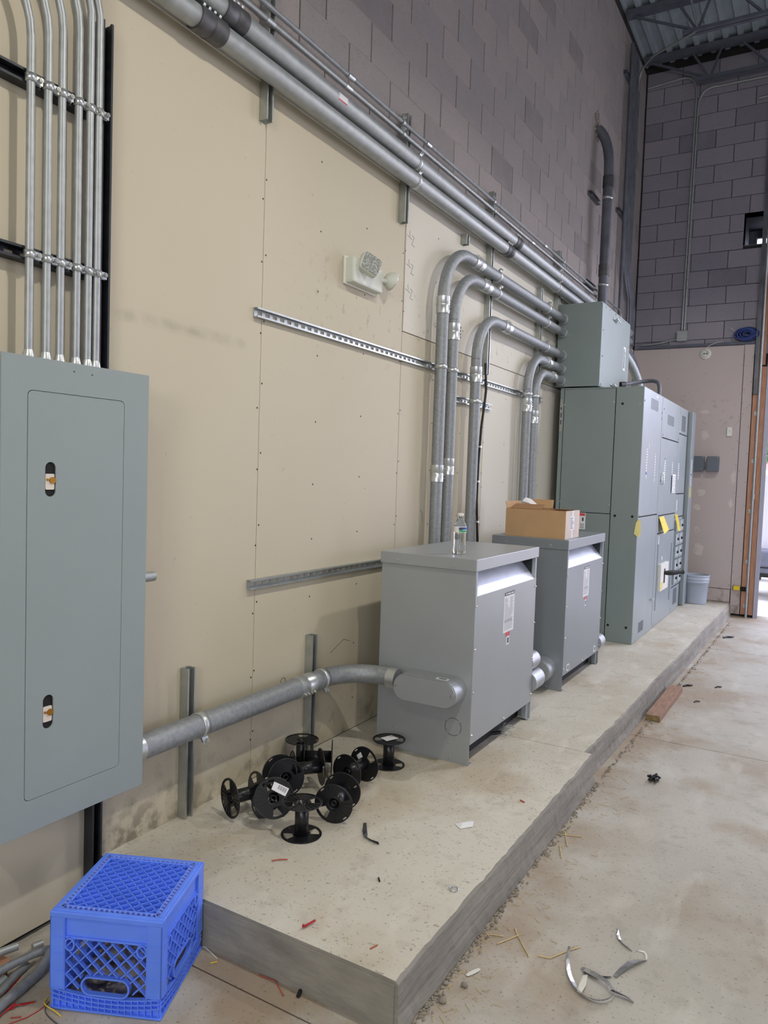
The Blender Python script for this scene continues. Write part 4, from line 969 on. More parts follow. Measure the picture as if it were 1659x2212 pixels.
t = thing('end_conduit', 'left of the two thin conduits dropping down the end block wall', 'conduit', (.55, YC, 3.3))
build('pipe', MB().tube([(.01, YC, 6.235), (.35, YC, 6.262)] + bez([(.38, YC, 6.265), (.55, YC, 6.275), (.566, YC, 6.15), (.566, YC, 6.0)], 9) + [(.545, YC, 3.32)], RE, 10), 'emt', t)
t = thing('end_conduit', 'right of the two thin conduits dropping down the end block wall', 'conduit', (.59, YC, 3.3))
build('pipe', MB().tube([(4, YC, 6.03), (1.31, YC, 6.085), (.80, YC, 6.09)] + bez([(.76, YC, 6.095), (.60, YC, 6.09), (.592, YC, 5.97), (.590, YC, 5.80)], 9) + [(.572, YC, 3.32)], RE, 10), 'emt', t)
t = thing('end_conduit', 'short piece of level pale conduit at the right frame edge, high on the end wall', 'conduit', (1.6, YC, 5.85))
build('pipe', MB().tube([(1.23, YC, 5.862), (4, YC, 5.98)], RE, 10), 'emt', t)
t = thing('junction_box', 'small square junction box under the two thin conduits on the end wall', 'box', (.555, YC, 3.19))
build('box', MB().box(.50, .612, YE-.055, YE-.001, 3.195, 3.31), 'emt', t, bev=.003); build('cover', MB().box(.498, .614, YE-.059, YE-.055, 3.193, 3.312), 'emt', t, bev=.001)
t = thing('flexible_whip', 'thin flexible conduit running left from the junction box along the ledge', 'conduit', (.3, YC, 3.15))
build('pipe', MB().tube(bez([(.50, YC, 3.22), (.40, YC, 3.22), (.36, YC-.005, 3.175), (.10, YC-.01, 3.172)]), .011, 10), 'emt', t)
# coil of blue cable on the ledge
t = thing('cable_coil', 'coil of dark blue cable on the ledge of the end wall', 'cable', (1.24, YE-.03, 3.155))
for k in range(16):
    r = .108-.022*(k % 4); cx_ = 1.235+.007*(k % 5); yy = YE-.085+(k//4)*.016; sq = .60+.05*(k % 3)
    build('loop', MB().tube([(cx_+r*math.cos(a)*1.05, yy+.004*math.sin(3*a+k), 3.162+.108*.62+r*sq*math.sin(a)) for a in [2*PI*i/18 for i in range(19)]], .0085, 6), 'bluecoil', t)
tag(build('wire_tail', MB().tube([(1.075, YE-.05, 3.315), (1.145, YE-.06, 3.25)], .003, 6), 'white'), 'loose white wire tail sticking up beside the blue cable coil', 'wire')
tag(build('thin_wire', MB().tube(bez([(.80, YE-.03, 3.045), (.82, YE-.04, 3.10), (.86, YE-.05, 3.15), (1.0, YE-.04, 3.165)]), .003, 6), 'white'), 'thin white wire from the round detector up over the ledge', 'wire')
# smoke / round detector
t = thing('round_detector', 'round white detector with two sensor eyes, high on the end wall drywall', 'detector', (.82, YE-T, 2.97))
build('base', MB().lathe([(.0001, 0), (.062, 0), (.062, -.012), (.05, -.016), (.0001, -.016)], (.822, YE-T, 3.035), 28, 'y'), 'white', t)
build('rim', MB().lathe([(.042, -.016), (.044, -.024), (.034, -.03), (.032, -.018)], (.822, YE-T, 3.035), 28, 'y'), 'offwhite', t)
for dx in (-.014, .014): build('sensor_eye', MB().tube([(.822+dx, YE-T-.016, 3.035), (.822+dx, YE-T-.030, 3.035)], .009, 12), 'greybox', t)
for nm, lab, x0, x1 in (('grey_box', 'left of the two grey boxes on the end wall', .757, .878), ('grey_box', 'right of the two grey boxes on the end wall', .912, 1.036)):
    t = thing(nm, lab, 'box', ((x0+x1)/2, YE-T, 1.66))
    build('box', MB().box(x0, x1, YE-T-.07, YE-T, 1.665, 1.835), 'greybox', t, bev=.008); build('cover', MB().box(x0-.002, x1+.002, YE-T-.078, YE-T-.070, 1.662, 1.838), 'greybox', t, bev=.004)
    build('hinge', MB().box(x0-.012, x0-.001, YE-T-.07, YE-T-.05, 1.69, 1.81), 'greybox', t)
    mb = MB(); screw(mb, (x1-.012, YE-T-.078, 1.825), (0, -1, 0), .004); build('screws', mb, 'screw', t, kind='stuff')
tag(build('conduit_nipple', MB().tube([(.879, YE-T-.035, 1.70), (.911, YE-T-.035, 1.70)], .011, 10), 'greybox'), 'short nipple joining the two grey boxes on the end wall', 'pipe')
t = thing('white_switch_box', 'small white upright cover on the end wall, above and right of the grey boxes', 'cover', (1.125, YE-T, 2.07))
build('cover', MB().box(1.098, 1.152, YE-T-.022, YE-T, 2.075, 2.180), 'white', t, bev=.004); build('button', MB().box(1.115, 1.135, YE-T-.024, YE-T-.022, 2.12, 2.14), 'offwhite', t)
t = thing('door_pipe', 'thin bright conduit standing against the bare studs by the door', 'conduit', (1.41, YE-.07, 0))
build('pipe', MB().tube([(1.410, YE-.075, 0), (1.414, YE-.075, 3.2), (1.40, YE-.075, 6.2)], .0125, 12), 'emt', t); build('coupling', MB().tube([(1.412, YE-.075, 1.36), (1.412, YE-.075, 1.42)], .016, 12), 'emt', t)
t = thing('door_sensor', 'yellow safety sensor on a black bracket low on the door stud', 'sensor', (1.31, YE-.05, .3))
build('body', MB().box(1.262, 1.335, YE-.06, YE-.02, .305, .352), 'yellow', t, bev=.003); build('bracket', MB().box(1.335, 1.405, YE-.058, YE-.040, .300, .350).box(1.335, 1.405, YE-.075, YE-.058, .318, .332), 'black', t); build('rim', MB().box(1.258, 1.262, YE-.062, YE-.018, .300, .357), 'cable', t)
# bucket
t = thing('bucket', 'grey plastic bucket standing on the far end of the pad', 'bucket', (.892, 9.20, .147))
build('body', MB().lathe([(.0001, .004), (.118, .004), (.121, .0), (.124, .01), (.140, .245), (.145, .247), (.145, .254), (.141, .256), (.142, .276), (.148, .278), (.148, .285), (.143, .287), (.145, .315), (.150, .318), (.150, .330), (.142, .332), (.138, .30), (.122, .012), (.0001, .010)], (.892, 9.21, .147), 32), 'bucket', t)
build('handle', MB().tube([(.892+.152*math.cos(a), 9.21-.02-.10*abs(math.sin(a)) if False else 9.21-.148*math.sin(a)*.98, .147+.27-.055*math.sin(a)) for a in [PI*i/16 for i in range(17)]], .0025, 6), 'emt', t)
t = thing('red_bottle', 'dark can with a red cap half hidden between the bucket and the farthest cabinet', 'can', (.755, 9.25, .147))
build('body', MB().lathe([(.0001, 0), (.03, 0), (.03, .12), (.012, .15)], (.722, 9.24, .147), 16), 'cable', t); build('cap', MB().lathe([(.014, .15), (.018, .15), (.018, .18), (.0001, .18)], (.722, 9.24, .147), 14), 'red', t)

# ------------------------------------------------------------------ emergency light
t = thing('emergency_light', 'white twin head emergency light on the drywall', 'emergency light', (.03, 3.26, 2.44))
build('housing', MB().box(0, .062, 3.115, 3.395, 2.448, 2.572), 'offwhite', t, bev=.010)
build('housing_lip', MB().box(.0, .014, 3.108, 3.402, 2.442, 2.578), 'white', t, bev=.004)
def basis(o, n_, up_):
    n_ = Vector(n_).normalized(); up_ = Vector(up_); up_ = (up_-n_*up_.dot(n_)).normalized(); y_ = up_.cross(n_)
    return Matrix.Translation(o) @ Matrix((n_, y_, up_)).transposed().to_4x4()
Mx = basis((.098, 3.205, 2.548), (.80, -.42, .10), (.05, .40, .9))
hd = MB(); pp = rrect(-.054, .054, -.048, .048, .018, 4); hd.prism(pp, 'x', -.028, .010); hd.v = [tuple(Mx @ Vector(v)) for v in hd.v]
h = build('lamp_head', hd, 'offwhite', t, bev=.004)
ln = MB(); ln.prism(rrect(-.050, .050, -.044, .044, .015, 4), 'x', .010, .0145); ln.v = [tuple(Mx @ Vector(v)) for v in ln.v]; build('lens', ln, 'lens', h)
Mx = basis((.082, 3.462, 2.522), (.55, .72, -.42), (0, .3, 1))
hd = MB(); hd.lathe([(.0001, -.052), (.020, -.049), (.038, -.036), (.048, -.015), (.051, .0), (.049, .004)], (0, 0, 0), 24, 'x'); hd.v = [tuple(Mx @ Vector(v)) for v in hd.v]
h = build('lamp_head', hd, 'offwhite', t)
ln = MB(); ln.lathe([(.0001, .014), (.030, .011), (.044, .008), (.048, .003), (.048, .0)], (0, 0, 0), 24, 'x'); ln.v = [tuple(Mx @ Vector(v)) for v in ln.v]; build('lens', ln, 'lens', h)
build('knuckle', MB().tube([(.05, 3.38, 2.515), (.07, 3.43, 2.52)], .014, 12).tube([(.05, 3.19, 2.52), (.08, 3.185, 2.53)], .014, 12), 'offwhite', t)

# ------------------------------------------------------------------ wire spools
RS_, HW = .077, .0590
def flange(z, s, ribs=False):
    n = 48; rr_ = [.026, .034, .047, .060, .067, .072, .0765]; t_ = .0014
    def keep(k, j):
        k = k % n
        for c0 in (0, n//2):
            d = min((k-c0) % n, (c0-k-1) % n)
            if j in (1, 2, 3) and d < 3: return False
        if j == 4 and k in (11, 12, 35, 36): return False
        return True
    mb = MB(); V = lambda k, j, zz: (rr_[j]*math.cos(2*PI*k/n), rr_[j]*math.sin(2*PI*k/n), zz)
    for k in range(n):
        for j in range(6):
            if not keep(k, j): continue
            a, b, c, d = V(k, j, z), V(k+1, j, z), V(k+1, j+1, z), V(k, j+1, z); e = [(q[0], q[1], z+t_*s) for q in (a, b, c, d)]
            fs = [(0, 1, 2, 3), (7, 6, 5, 4)]
            for (kk, jj, q) in ((k, j-1, (0, 1, 5, 4)), (k+1, j, (1, 2, 6, 5)), (k, j+1, (2, 3, 7, 6)), (k-1, j, (3, 0, 4, 7))):
                if jj < 0 or jj > 5 or not keep(kk, jj): fs.append(q)
            mb.add([a, b, c, d]+e, fs)
    if ribs:
        for k in range(24):
            a = 2*PI*(k+.5)/24
            if min((a) % PI, PI-(a) % PI) < .42: continue
            mb.bar((.028*math.cos(a), .028*math.sin(a), z+s*.0025), (.073*math.cos(a), .073*math.sin(a), z+s*.0025), .0012, .003)
    mb.lathe([(.074, z), (.0768, z), (.0768, z+s*.0035), (.074, z+s*.0035)], n=48)
    return mb
def make_spool(ribs):
    t = thing('wire_spool', '', 'spool', (0, 0, 0))
    build('hub', MB().lathe([(.0215, -HW), (.026, -HW), (.026, HW), (.0215, HW), (.0215, -HW)], n=28).lathe([(.009, -HW), (.0115, -HW), (.0115, HW), (.009, HW), (.009, -HW)], n=16), 'spool', t)
    mb = MB()
    for k in range(4):
        a = k*PI/2+.3; mb.bar((.011*math.cos(a), .011*math.sin(a), 0), (.022*math.cos(a), .022*math.sin(a), 0), .0012, HW*2-.01)
    build('hub_web', mb, 'spool', t)
    build('flange', flange(-HW, -1, ribs), 'spool', t); build('flange', flange(HW, 1, ribs), 'spool', t)
    return t
protos = [make_spool(False), make_spool(True)]; used = [False, False]
spools = {}
def spool(kind, c, ax, roll, label):
    if not used[kind]: o = protos[kind]; used[kind] = True
    else: o = copy_tree(protos[kind])
    q = Vector(ax).normalized().to_track_quat('Z', 'Y'); o.rotation_mode = 'QUATERNION'
    from mathutils import Quaternion
    o.rotation_quaternion = q @ Quaternion((0, 0, 1), roll); o.location = c
    tag(o, label, 'spool', 'empty black wire spools on the pad'); return o
zs = .15+RS_+.001; zp = .15+HW+.0035
def ctr(a, axis, back=1): return None
A1 = Vector((.35, .93, 0)).normalized()
spool(1, Vector((.170, 2.188, zs)) + A1*HW, (*A1.xy, .0), 1.0, 'leftmost black spool, lying with its slotted end to the left')
spool(0, (.205, 2.472, zs+.004), (.75, -.62, .22), .6, 'black spool behind the barcode one, its square window facing out')
sp3 = spool(1, (.318, 2.262, .232), (.60, -.62, .50), 1.9, 'tilted black spool with a white barcode label on its face')
spool(1, (.480, 2.236, zp), (0, 0, 1), .9, 'front black spool standing upright on its flange')
A5 = Vector((-.30, .95, 0)).normalized(); c5 = Vector((.528, 2.377, zs))
spool(1, c5 + A5*HW, -A5, .75, 'black spool right of the front one, glossy highlight by its hub')
A6 = Vector((.66, .75, 0)).normalized(); spool(0, (.262, 2.565, zs+.018), A6, 0, 'black spool lying across the middle of the heap')
A7 = Vector((.84, .54, 0)).normalized(); spool(0, (.200, 2.735, zs), A7, 1.2, 'black spool lying behind the middle, its end flange edge-on')
spool(0, (.085, 2.765, zp), (0, 0, 1), 2.1, 'rear black spool standing upright against the strut')
A9 = Vector((.10, .99, 0)).normalized(); s10 = spool(0, (.409, 2.722, zs), A9, 2.4, 'black spool right of the heap middle, a scrap of white label inside its far flange')
s11 = spool(0, (.412, 3.005, zp), (0, 0, 1), .5, 'rightmost black spool standing upright beside the transformer, white label on top')
def face_label(sp, pts, z, name='paper_label', bars=True):
    o = build(name, MB().prism(pts, 'z', z, z+.0006), 'paper', None, origin=(0, 0, 0)); o.parent = sp; o.location = (0, 0, 0)
    if bars:
        mb = MB(); x0 = min(p[0] for p in pts); y0 = min(p[1] for p in pts)
        for k in range(11): mb.box(x0+.008+k*.0032, x0+.008+k*.0032+(.0009 if k % 3 else .0018), y0+.006, y0+.022, z+.0006, z+.0009)
        b = build('barcode', mb, 'black', None, origin=(0, 0, 0)); b.parent = o; b.location = (0, 0, 0)
    return o
a = face_label(sp3, [(-.035, -.056), (.028, -.052), (.024, -.022), (-.036, -.024)], HW+.0045); a['label'] = 'white barcode label'
a.rotation_euler = (0, 0, -1.9+2.6)
face_label(s11, [(-.045, -.01), (-.01, -.045), (.04, -.005), (.01, .035)], HW+.0045)
a = face_label(s10, [(-.01, -.05), (.02, -.05), (.016, -.028), (-.012, -.03)], HW-.003)

# ------------------------------------------------------------------ blue crate, upside down
t = thing('milk_crate', 'bright blue plastic crate, upside down on the floor beside the pad', 'crate', (0, 0, 0))
Ls, H = .322, .282; a2 = Ls/2
def clipbars(mb, u0, u1, w0, w1, sp, th, place, hole=None, depth=.010, slope=1.0, width=.0035):
    """two families of diagonal bars in the rectangle; place maps (u,w)->(point, normal)"""
    for sg in (1, -1):
        c = -2.0
        while c < 2.0:
            # line w = sg*slope*u + c
            pts = []
            N = 60; run = None
            for i in range(N+1):
                u = u0 + (u1-u0)*i/N; w = sg*slope*u + c
                ok = w0 <= w <= w1 and not (hole and hole(u, w))
                if ok and run is None: run = [(u, w), (u, w)]
                elif ok: run[1] = (u, w)
                if (not ok or i == N) and run is not None:
                    if abs(run[1][0]-run[0][0]) > .004: pts.append(run)
                    run = None
            for q in pts: mb.bar(place(*q[0]), place(*q[1]), width, depth, place(0, 0, True))
            c += sp*math.sqrt(1+slope*slope)
    return mb
# top (the crate's base): lattice inside a slotted rim
ri_ = .128
mb = MB(); P = lambda u, w, n=False: (0, 0, 1) if n else (u, w, H-.008)
clipbars(mb, -ri_, ri_, -ri_, ri_, .0245, .003, P, depth=.014, slope=1.0, width=.0028)
P2 = lambda u, w, n=False: (0, 0, 1) if n else (u, w, H-.018)
k = -ri_
while k < ri_:
    mb.bar((k, -ri_, H-.017), (k, ri_, H-.017), .009, .003, (0, 0, 1)); k += .01732
build('base_lattice', mb, 'crate', t)
mb = MB()
def rim(mb, r0, r1, z0, z1): mb.box(-r1, r1, -r1, -r0, z0, z1); mb.box(-r1, r1, r0, r1, z0, z1); mb.box(-r1, -r0, -r0, r0, z0, z1); mb.box(r0, r1, -r0, r0, z0, z1)
rim(mb, .128, .133, H-.014, H); rim(mb, .141, .1545, H-.016, H-.002)
build('base_rim', mb, 'crate', t, bev=.003)
mb = MB()
for i in range(19):
    q = -.137+i*.01522
    for f in (1, -1): mb.box(q-.0028, q+.0028, f*.137-.0042, f*.137+.0042, H-.010, H); mb.box(f*.137-.0042, f*.137+.0042, q-.0028, q+.0028, H-.010, H)
build('rim_webs', mb, 'crate_dirty', t, label='dusty slotted rim')
mb = MB(); 
rim(mb, .133, .141, H-.016, H-.011); build('rim_groove_shade', mb, 'black', t)  # black strip paints in the dark inside the open rim slots
def crate_side(rot):
    Rm_ = Matrix.Rotation(rot, 4, 'Z')
    face = -a2
    def hole(u, w): return (abs(u) < .062 and .052 < w < .098) or (u/.078)**2 + ((w-.075)/.032)**2 < 1
    Pz = lambda u, w, n=False: (0, -1, 0) if n else (u, face+.009, w)
    # solid upper band and raised frame
    s = MB().box(-.118, .118, face+.008, face+.012, .208, H-.012)
    s.box(-.122, .122, face+.004, face+.012, .203, .209)
    clipbars(s, -.117, .117, .060, .205, .0275, .003, Pz, hole, .011, 1.0, .0032)
    # handle rim
    hp = [(x_, z_) for x_, z_ in rrect(-.068, .068, .050, .100, .024, 6)]
    for p, q in zip(hp, hp[1:]+hp[:1]): s.bar((p[0], face+.008, p[1]), (q[0], face+.008, q[1]), .005, .015, (0, 1, 0))
    for cxx in (-.104, .104):
        cc = [(cxx+.013*math.cos(a_), .188+.017*math.sin(a_)) for a_ in [2*PI*i/16 for i in range(16)]]
        for p, q in zip(cc, cc[1:]+cc[:1]): s.bar((p[0], face+.006, p[1]), (q[0], face+.006, q[1]), .0045, .012, (0, 1, 0))
    # ribbed lower band (curving up to the corners)
    s.box(-.150, .150, face+.010, face+.013, .003, .048)
    for zk in (.004, .017, .030, .043):
        for i in range(12):
            u0 = -.156+i*.026; u1 = u0+.026; f = lambda u: zk + (.016*(abs(u)/.156)**2 if zk > .01 else 0)
            s.bar((u0, face+.006, f(u0)), (u1, face+.006, f(u1)), .0035, .012, (0, 1, 0))
    for k_ in range(17):
        u = -.152+k_*.019; s.box(u-.0015, u+.0015, face+.002, face+.012, .003, .044+.016*(abs(u)/.156)**2)
    s.v = [tuple(Rm_ @ Vector(v)) for v in s.v]
    build('side_panel', s, 'crate', t)
    for sg in (-1, 1):
        f = lambda u0, u1, *q: (min(sg*u0, sg*u1), max(sg*u0, sg*u1), *q)
        c = MB().box(*f(.118, a2, face, face+.0035, .058, H-.014)).box(*f(.117, .121, face, face+.014, .045, H-.010))
        for zk in (.062, .110, .160, .206): c.box(*f(.121, a2-.002, face-.0012, face, zk, zk+.003))
        c.v = [tuple(Rm_ @ Vector(v)) for v in c.v]
        build('corner_post', c, 'crate', t, bev=.001)
for k in range(4): crate_side(k*PI/2)
mb = MB(); rim(mb, .153, a2+.001, 0, .005); build('bottom_lip', mb, 'crate', t, bev=.0015)
mb = MB(); rim(mb, .1535, a2+.001, H-.020, H-.004); build('top_lip', mb, 'crate', t, bev=.003)
t.location = (.407, 1.497, .001); t.rotation_euler = (0, 0, math.radians(24))
for i, (dx, dy, sx) in enumerate(((-.05, -.06, .035), (.04, -.08, .03), (.09, -.02, .032), (-.09, .03, .03), (.0, .0, .04), (.05, .07, .03))):
    mb = MB(); bmx = bmesh.new(); bmesh.ops.create_icosphere(bmx, subdivisions=2, radius=1)
    vs = [(.407+dx+v.co.x*sx*(1+.3*noise.noise(v.co*1.7+Vector((i*3, 0, 0)))), 1.497+dy+v.co.y*sx*(1+.3*noise.noise(v.co*2+Vector((0, i, 0)))), sx*.62+v.co.z*sx*.6) for v in bmx.verts]
    mb.add(vs, [tuple(v.index for v in f.verts) for f in bmx.faces], True); bmx.free()
    tag(build('rubble_lump', mb, 'stone'), 'grey rubble lump under the blue crate, seen through its lattice', 'rubble', 'rubble lumps under the blue crate')

# ------------------------------------------------------------------ scraps in the lower left corner
def rod(name, pts, r, mt, label, cat, n=10, part=None):
    o = build(name, MB().tube(pts, r, n), mt); return tag(o, label, cat)
rod('conduit_offcut', [(.052, 1.05, .05), (.060, 1.31, .05), (.075, 1.356, .05)], .0118, 'emt', 'bright conduit offcut lying closest to the wall, left of the crate', 'conduit', 14)
rod('conduit_offcut', [(.071, 1.408, .016), (.078, 1.437, .016)], .0118, 'emt', 'very short conduit offcut between the wall and the crate', 'conduit', 14)
rod('conduit_offcut', [(.145, 1.05, .06), (.134, 1.28, .048), (.140, 1.36, .045), (.150, 1.42, .035)], .0118, 'rigid', 'long bent conduit offcut reaching from the left edge to the crate', 'conduit', 14)
rod('conduit_offcut', [(.215, 1.08, .014), (.173, 1.237, .014), (.143, 1.304, .014), (.128, 1.35, .014)], .0118, 'rigid', 'dull conduit offcut in the middle of the scrap pile', 'conduit', 14)
rod('conduit_offcut', [(.255, 1.08, .018), (.227, 1.203, .018), (.213, 1.269, .018), (.196, 1.341, .020), (.177, 1.40, .045)], .0155, 'rigid', 'thickest conduit offcut, nearest to the camera left of the crate', 'conduit', 16)
rod('conduit_offcut', [(.150, 1.18, .016), (.139, 1.259, .016), (.132, 1.277, .016)], .0118, 'emt', 'conduit offcut whose open end just enters at the left edge', 'conduit', 14)
tag(build('wood_scrap', MB().box(.040, .085, 1.20, 1.330, .0, .025), 'wood', bev=.002), 'tan wood scrap near the wall at the left edge', 'wood')
tag(build('wood_scrap', MB().box(.093, .118, 1.20, 1.296, .0, .022), 'wood', bev=.002), 'orange brown wood scrap under the bent conduit offcut', 'wood')
rod('red_wire', [(.196, 1.20, .002), (.183, 1.231, .003), (.167, 1.272, .003), (.147, 1.318, .004)], .0016, 'red', 'straight red wire among the conduit offcuts', 'wire', 6)
t = thing('red_wire_knot', 'knotted red wire bundle on the floor left of the crate', 'wire', (.245, 1.22, 0))
for k in range(4): build('strand', MB().tube([(.262+k*.002, 1.15, .003), (.246, 1.191+k*.001, .004), (.243+.003*math.sin(k), 1.229, .006+.002*k), (.250+.003*k, 1.25, .004), (.268+.002*k, 1.274+.002*k, .002)], .0015, 6), 'red', t)
build('knot', MB().tube([(.238, 1.225, .006), (.244, 1.236, .012), (.252, 1.228, .006), (.244, 1.222, .003), (.240, 1.232, .005)], .0022, 6), 'red', t)
rod('red_wire', [(.273, 1.204, .002), (.285, 1.212, .003), (.293, 1.222, .002)], .0014, 'red', 'tiny red wire snippet in front of the knot', 'wire', 6)
rod('red_wire', [(.285, 1.15, .002), (.290, 1.186, .002), (.309, 1.230, .002), (.312, 1.262, .002), (.309, 1.290, .003)], .0013, 'red', 'thin dark red wire curving to the near corner of the crate', 'wire', 6)
rod('yellow_wire', bez([(.290, 1.303, .003), (.300, 1.27, .003), (.345, 1.285, .012), (.382, 1.280, .002)]), .0017, 'yellow', 'yellow wire sticking out from under the crate corner', 'wire', 6)
rod('grey_wire', bez([(.305, 1.30, .002), (.315, 1.26, .002), (.365, 1.26, .002), (.405, 1.257, .002)]), .0013, 'print', 'thin dark wire beside the yellow one at the crate corner', 'wire', 6)

# ------------------------------------------------------------------ scraps on the pad and floor
def sliver(name, pts, w, mt, label, cat, twist=0.0, z=.004, t_=.0006):
    """thin curled strip through pts (x,y[,z])"""
    P_ = [Vector((p[0], p[1], p[2] if len(p) > 2 else z)) for p in pts]; n = len(P_); vs = []; fs = []
    for i, p in enumerate(P_):
        d = (P_[min(i+1, n-1)]-P_[max(i-1, 0)]).normalized(); a = twist*i/(n-1) if n > 1 else 0
        s = d.cross(Vector((0, 0, 1))).normalized(); u = s*math.cos(a)+Vector((0, 0, 1))*math.sin(a); ww = w*(.35+.65*math.sin(PI*(i+.5)/n))
        up = u*ww/2; lo = -up
        if (p+lo).z < z*.3: p = p+Vector((0, 0, z*.3-(p+lo).z))
        if (p+up).z < z*.3: p = p+Vector((0, 0, z*.3-(p+up).z))
        nn = d.cross(u).normalized()*t_
        vs += [p+lo, p+up, p+up+nn, p+lo+nn]
        if i:
            b = 4*(i-1); fs += [(b+k, b+(k+1) % 4, b+4+(k+1) % 4, b+4+k) for k in range(4)]
    fs += [(0, 1, 2, 3), (4*n-4, 4*n-3, 4*n-2, 4*n-1)]
    return tag(build(name, MB().add(vs, fs, False), mt), label, cat)
sliver('black_strip', [(.655, 2.405, .175), (.668, 2.385, .155), (.695, 2.352, .153), (.730, 2.338, .153), (.762, 2.332, .156)], .022, 'cable', 'curled black plastic strip on the pad in front of the spools', 'strip', 1.2, .153)
tag(build('paper_scrap', MB().add([(.925, 2.640, .1525), (.966, 2.701, .153), (.985, 2.690, .158), (.995, 2.656, .153), (.961, 2.612, .1525), (.955, 2.65, .160)], [(0, 1, 5), (1, 2, 5), (2, 3, 5), (3, 4, 5), (4, 0, 5)]), 'paper'), 'crumpled white paper scrap on the pad', 'paper')
rod('metal_ring', [(1.121+.014*math.cos(a), 2.214+.014*math.sin(a), .154) for a in [2*PI*i/16 for i in range(16)]], .0025, 'emt_bright', 'small metal ring near the pad edge', 'ring', 6)
t = thing('red_tie', 'small bright red wire scrap near the front of the pad', 'wire', (.84, 1.79, .15))
build('strand', MB().tube([(.833, 1.770, .156), (.840, 1.785, .158), (.848, 1.812, .160)], .0032, 8), 'red', t); build('knot', MB().tube([(.830, 1.772, .155), (.838, 1.778, .157), (.834, 1.768, .161)], .0040, 8), 'red', t)
rod('orange_wire', [(.512, 2.020, .153), (.532, 2.040, .155), (.553, 2.058, .153)], .0022, 'orange', 'orange wire snippet on the pad between the crate and the front spool', 'wire', 6)
rod('orange_wire', [(1.052, 1.797, .153), (1.061, 1.824, .153)], .0020, 'orange', 'orange wire snippet by the near corner of the pad', 'wire', 6)
rod('orange_wire', [(1.065, 2.994, .153), (1.088, 2.983, .153)], .0028, 'orange', 'short orange wire snippet on the pad beyond the paper scrap', 'wire', 6)
rod('brown_wire', [(.722, 1.706, .002), (.78, 1.713, .002), (.839, 1.675, .002)], .0018, 'orange', 'curved brown wire on the floor at the foot of the pad end', 'wire', 6)
rod('dark_stub', [(.879, 1.692, .007), (.872, 1.712, .008)], .006, 'cable', 'short dark stub at the foot of the pad end', 'stub', 8)
rod('white_string', [(.47, 1.712, .002), (.50, 1.715, .002), (.565, 1.695, .002)], .0016, 'white', 'white string on the floor between the crate and the pad', 'string', 6)
rod('black_fleck', [(.880, 2.132, .154), (.894, 2.116, .154)], .003, 'cable', 'small black fleck in the middle of the near pad', 'fleck', 6)
rod('yellow_snippet', [(.564, 1.667, .002), (.576, 1.684, .002)], .0016, 'yellow', 'tiny yellow wire snippet on the floor right of the crate', 'wire', 6)
# torn silver strips on the floor
A_ = bez([(1.478, 2.335, .02), (1.50, 2.18, .006), (1.58, 2.10, .006), (1.66, 2.14, .006), (1.655, 2.22, .02)], 16)
sliver('torn_strip', [tuple(p) for p in A_], 0.0177, 'strip', 'long torn silver strip curled into a loop on the floor, left and lower side', 'strip', 1.3, .003)
sliver('torn_strip', [(1.648, 2.205, .02), (1.62, 2.235, .018), (1.58, 2.25, .016), (1.548, 2.262, .012), (1.535, 2.27, .006)], 0.0163, 'strip', 'torn silver strip closing the right side of the loop', 'strip', .6, .003)
sliver('torn_strip', [(1.545, 2.264), (1.565, 2.258), (1.585, 2.261), (1.624, 2.286)], .014, 'cable', 'narrow dark strip at the top of the loop', 'strip', .5)
sliver('torn_strip', [(1.632, 2.292, .004), (1.645, 2.335, .008), (1.660, 2.370, .014), (1.680, 2.405, .01), (1.698, 2.432, .004)], 0.0204, 'strip', 'broad silver strip pointing up and right from the loop', 'strip', .5)
sliver('torn_strip', [(1.698, 2.432), (1.694, 2.452), (1.685, 2.466), (1.668, 2.464)], .007, 'white', 'narrow pale strip at the far end of the broad one', 'strip', .4)
sliver('torn_strip', [(1.582, 2.545), (1.592, 2.51), (1.602, 2.49), (1.625, 2.468), (1.650, 2.452)], .012, 'strip', 'thin silver strip lying farthest back', 'strip', .8)
sliver('torn_strip', [(1.640, 2.216, .01), (1.660, 2.210, .012), (1.685, 2.214, .008), (1.706, 2.208, .003)], 0.0150, 'cable', 'dark strip sticking out right of the loop', 'strip', .7)
sliver('torn_strip', [(1.560, 2.160, .004), (1.562, 2.19, .012), (1.560, 2.225, .020)], 0.0204, 'white', 'white printed scrap standing inside the loop', 'strip', .4)
sliver('oval_scrap', [(1.249, 2.046), (1.255, 2.062), (1.264, 2.082), (1.270, 2.097)], .016, 'white', 'small pointed pale scrap on the floor near the pad edge', 'scrap', .1)
t = thing('black_clump', 'crumpled clump of black plastic on the floor right of the pad', 'clump', (1.44, 3.93, 0))
for k in range(9):
    c = [(1.44+random.uniform(-.03, .03), 3.93+random.uniform(-.05, .05), random.uniform(.004, .035)) for _ in range(5)]
    build('ribbon', MB().tube(bez(c, 9), .006, 5), 'cable', t)
for (x, y, s, lb_) in ((1.30, 5.95, .02, 'dark scrap on the floor just beyond the board offcut'), (1.50, 6.05, .014, 'dark fleck on the floor farthest out from the board offcut'), (1.36, 8.1, .03, 'largest and farthest dark scrap on the floor by the pad'), (1.42, 5.55, .012, 'small dark fleck on the floor beside the board offcut')):
    tag(build('dark_scrap', MB().tube(bez([(x-s, y-s*2, .004), (x, y+s, .012), (x+s, y-s, .008), (x+s*1.5, y+s*2, .004)], 6), s*.35, 6), 'cable'), lb_, 'scrap')
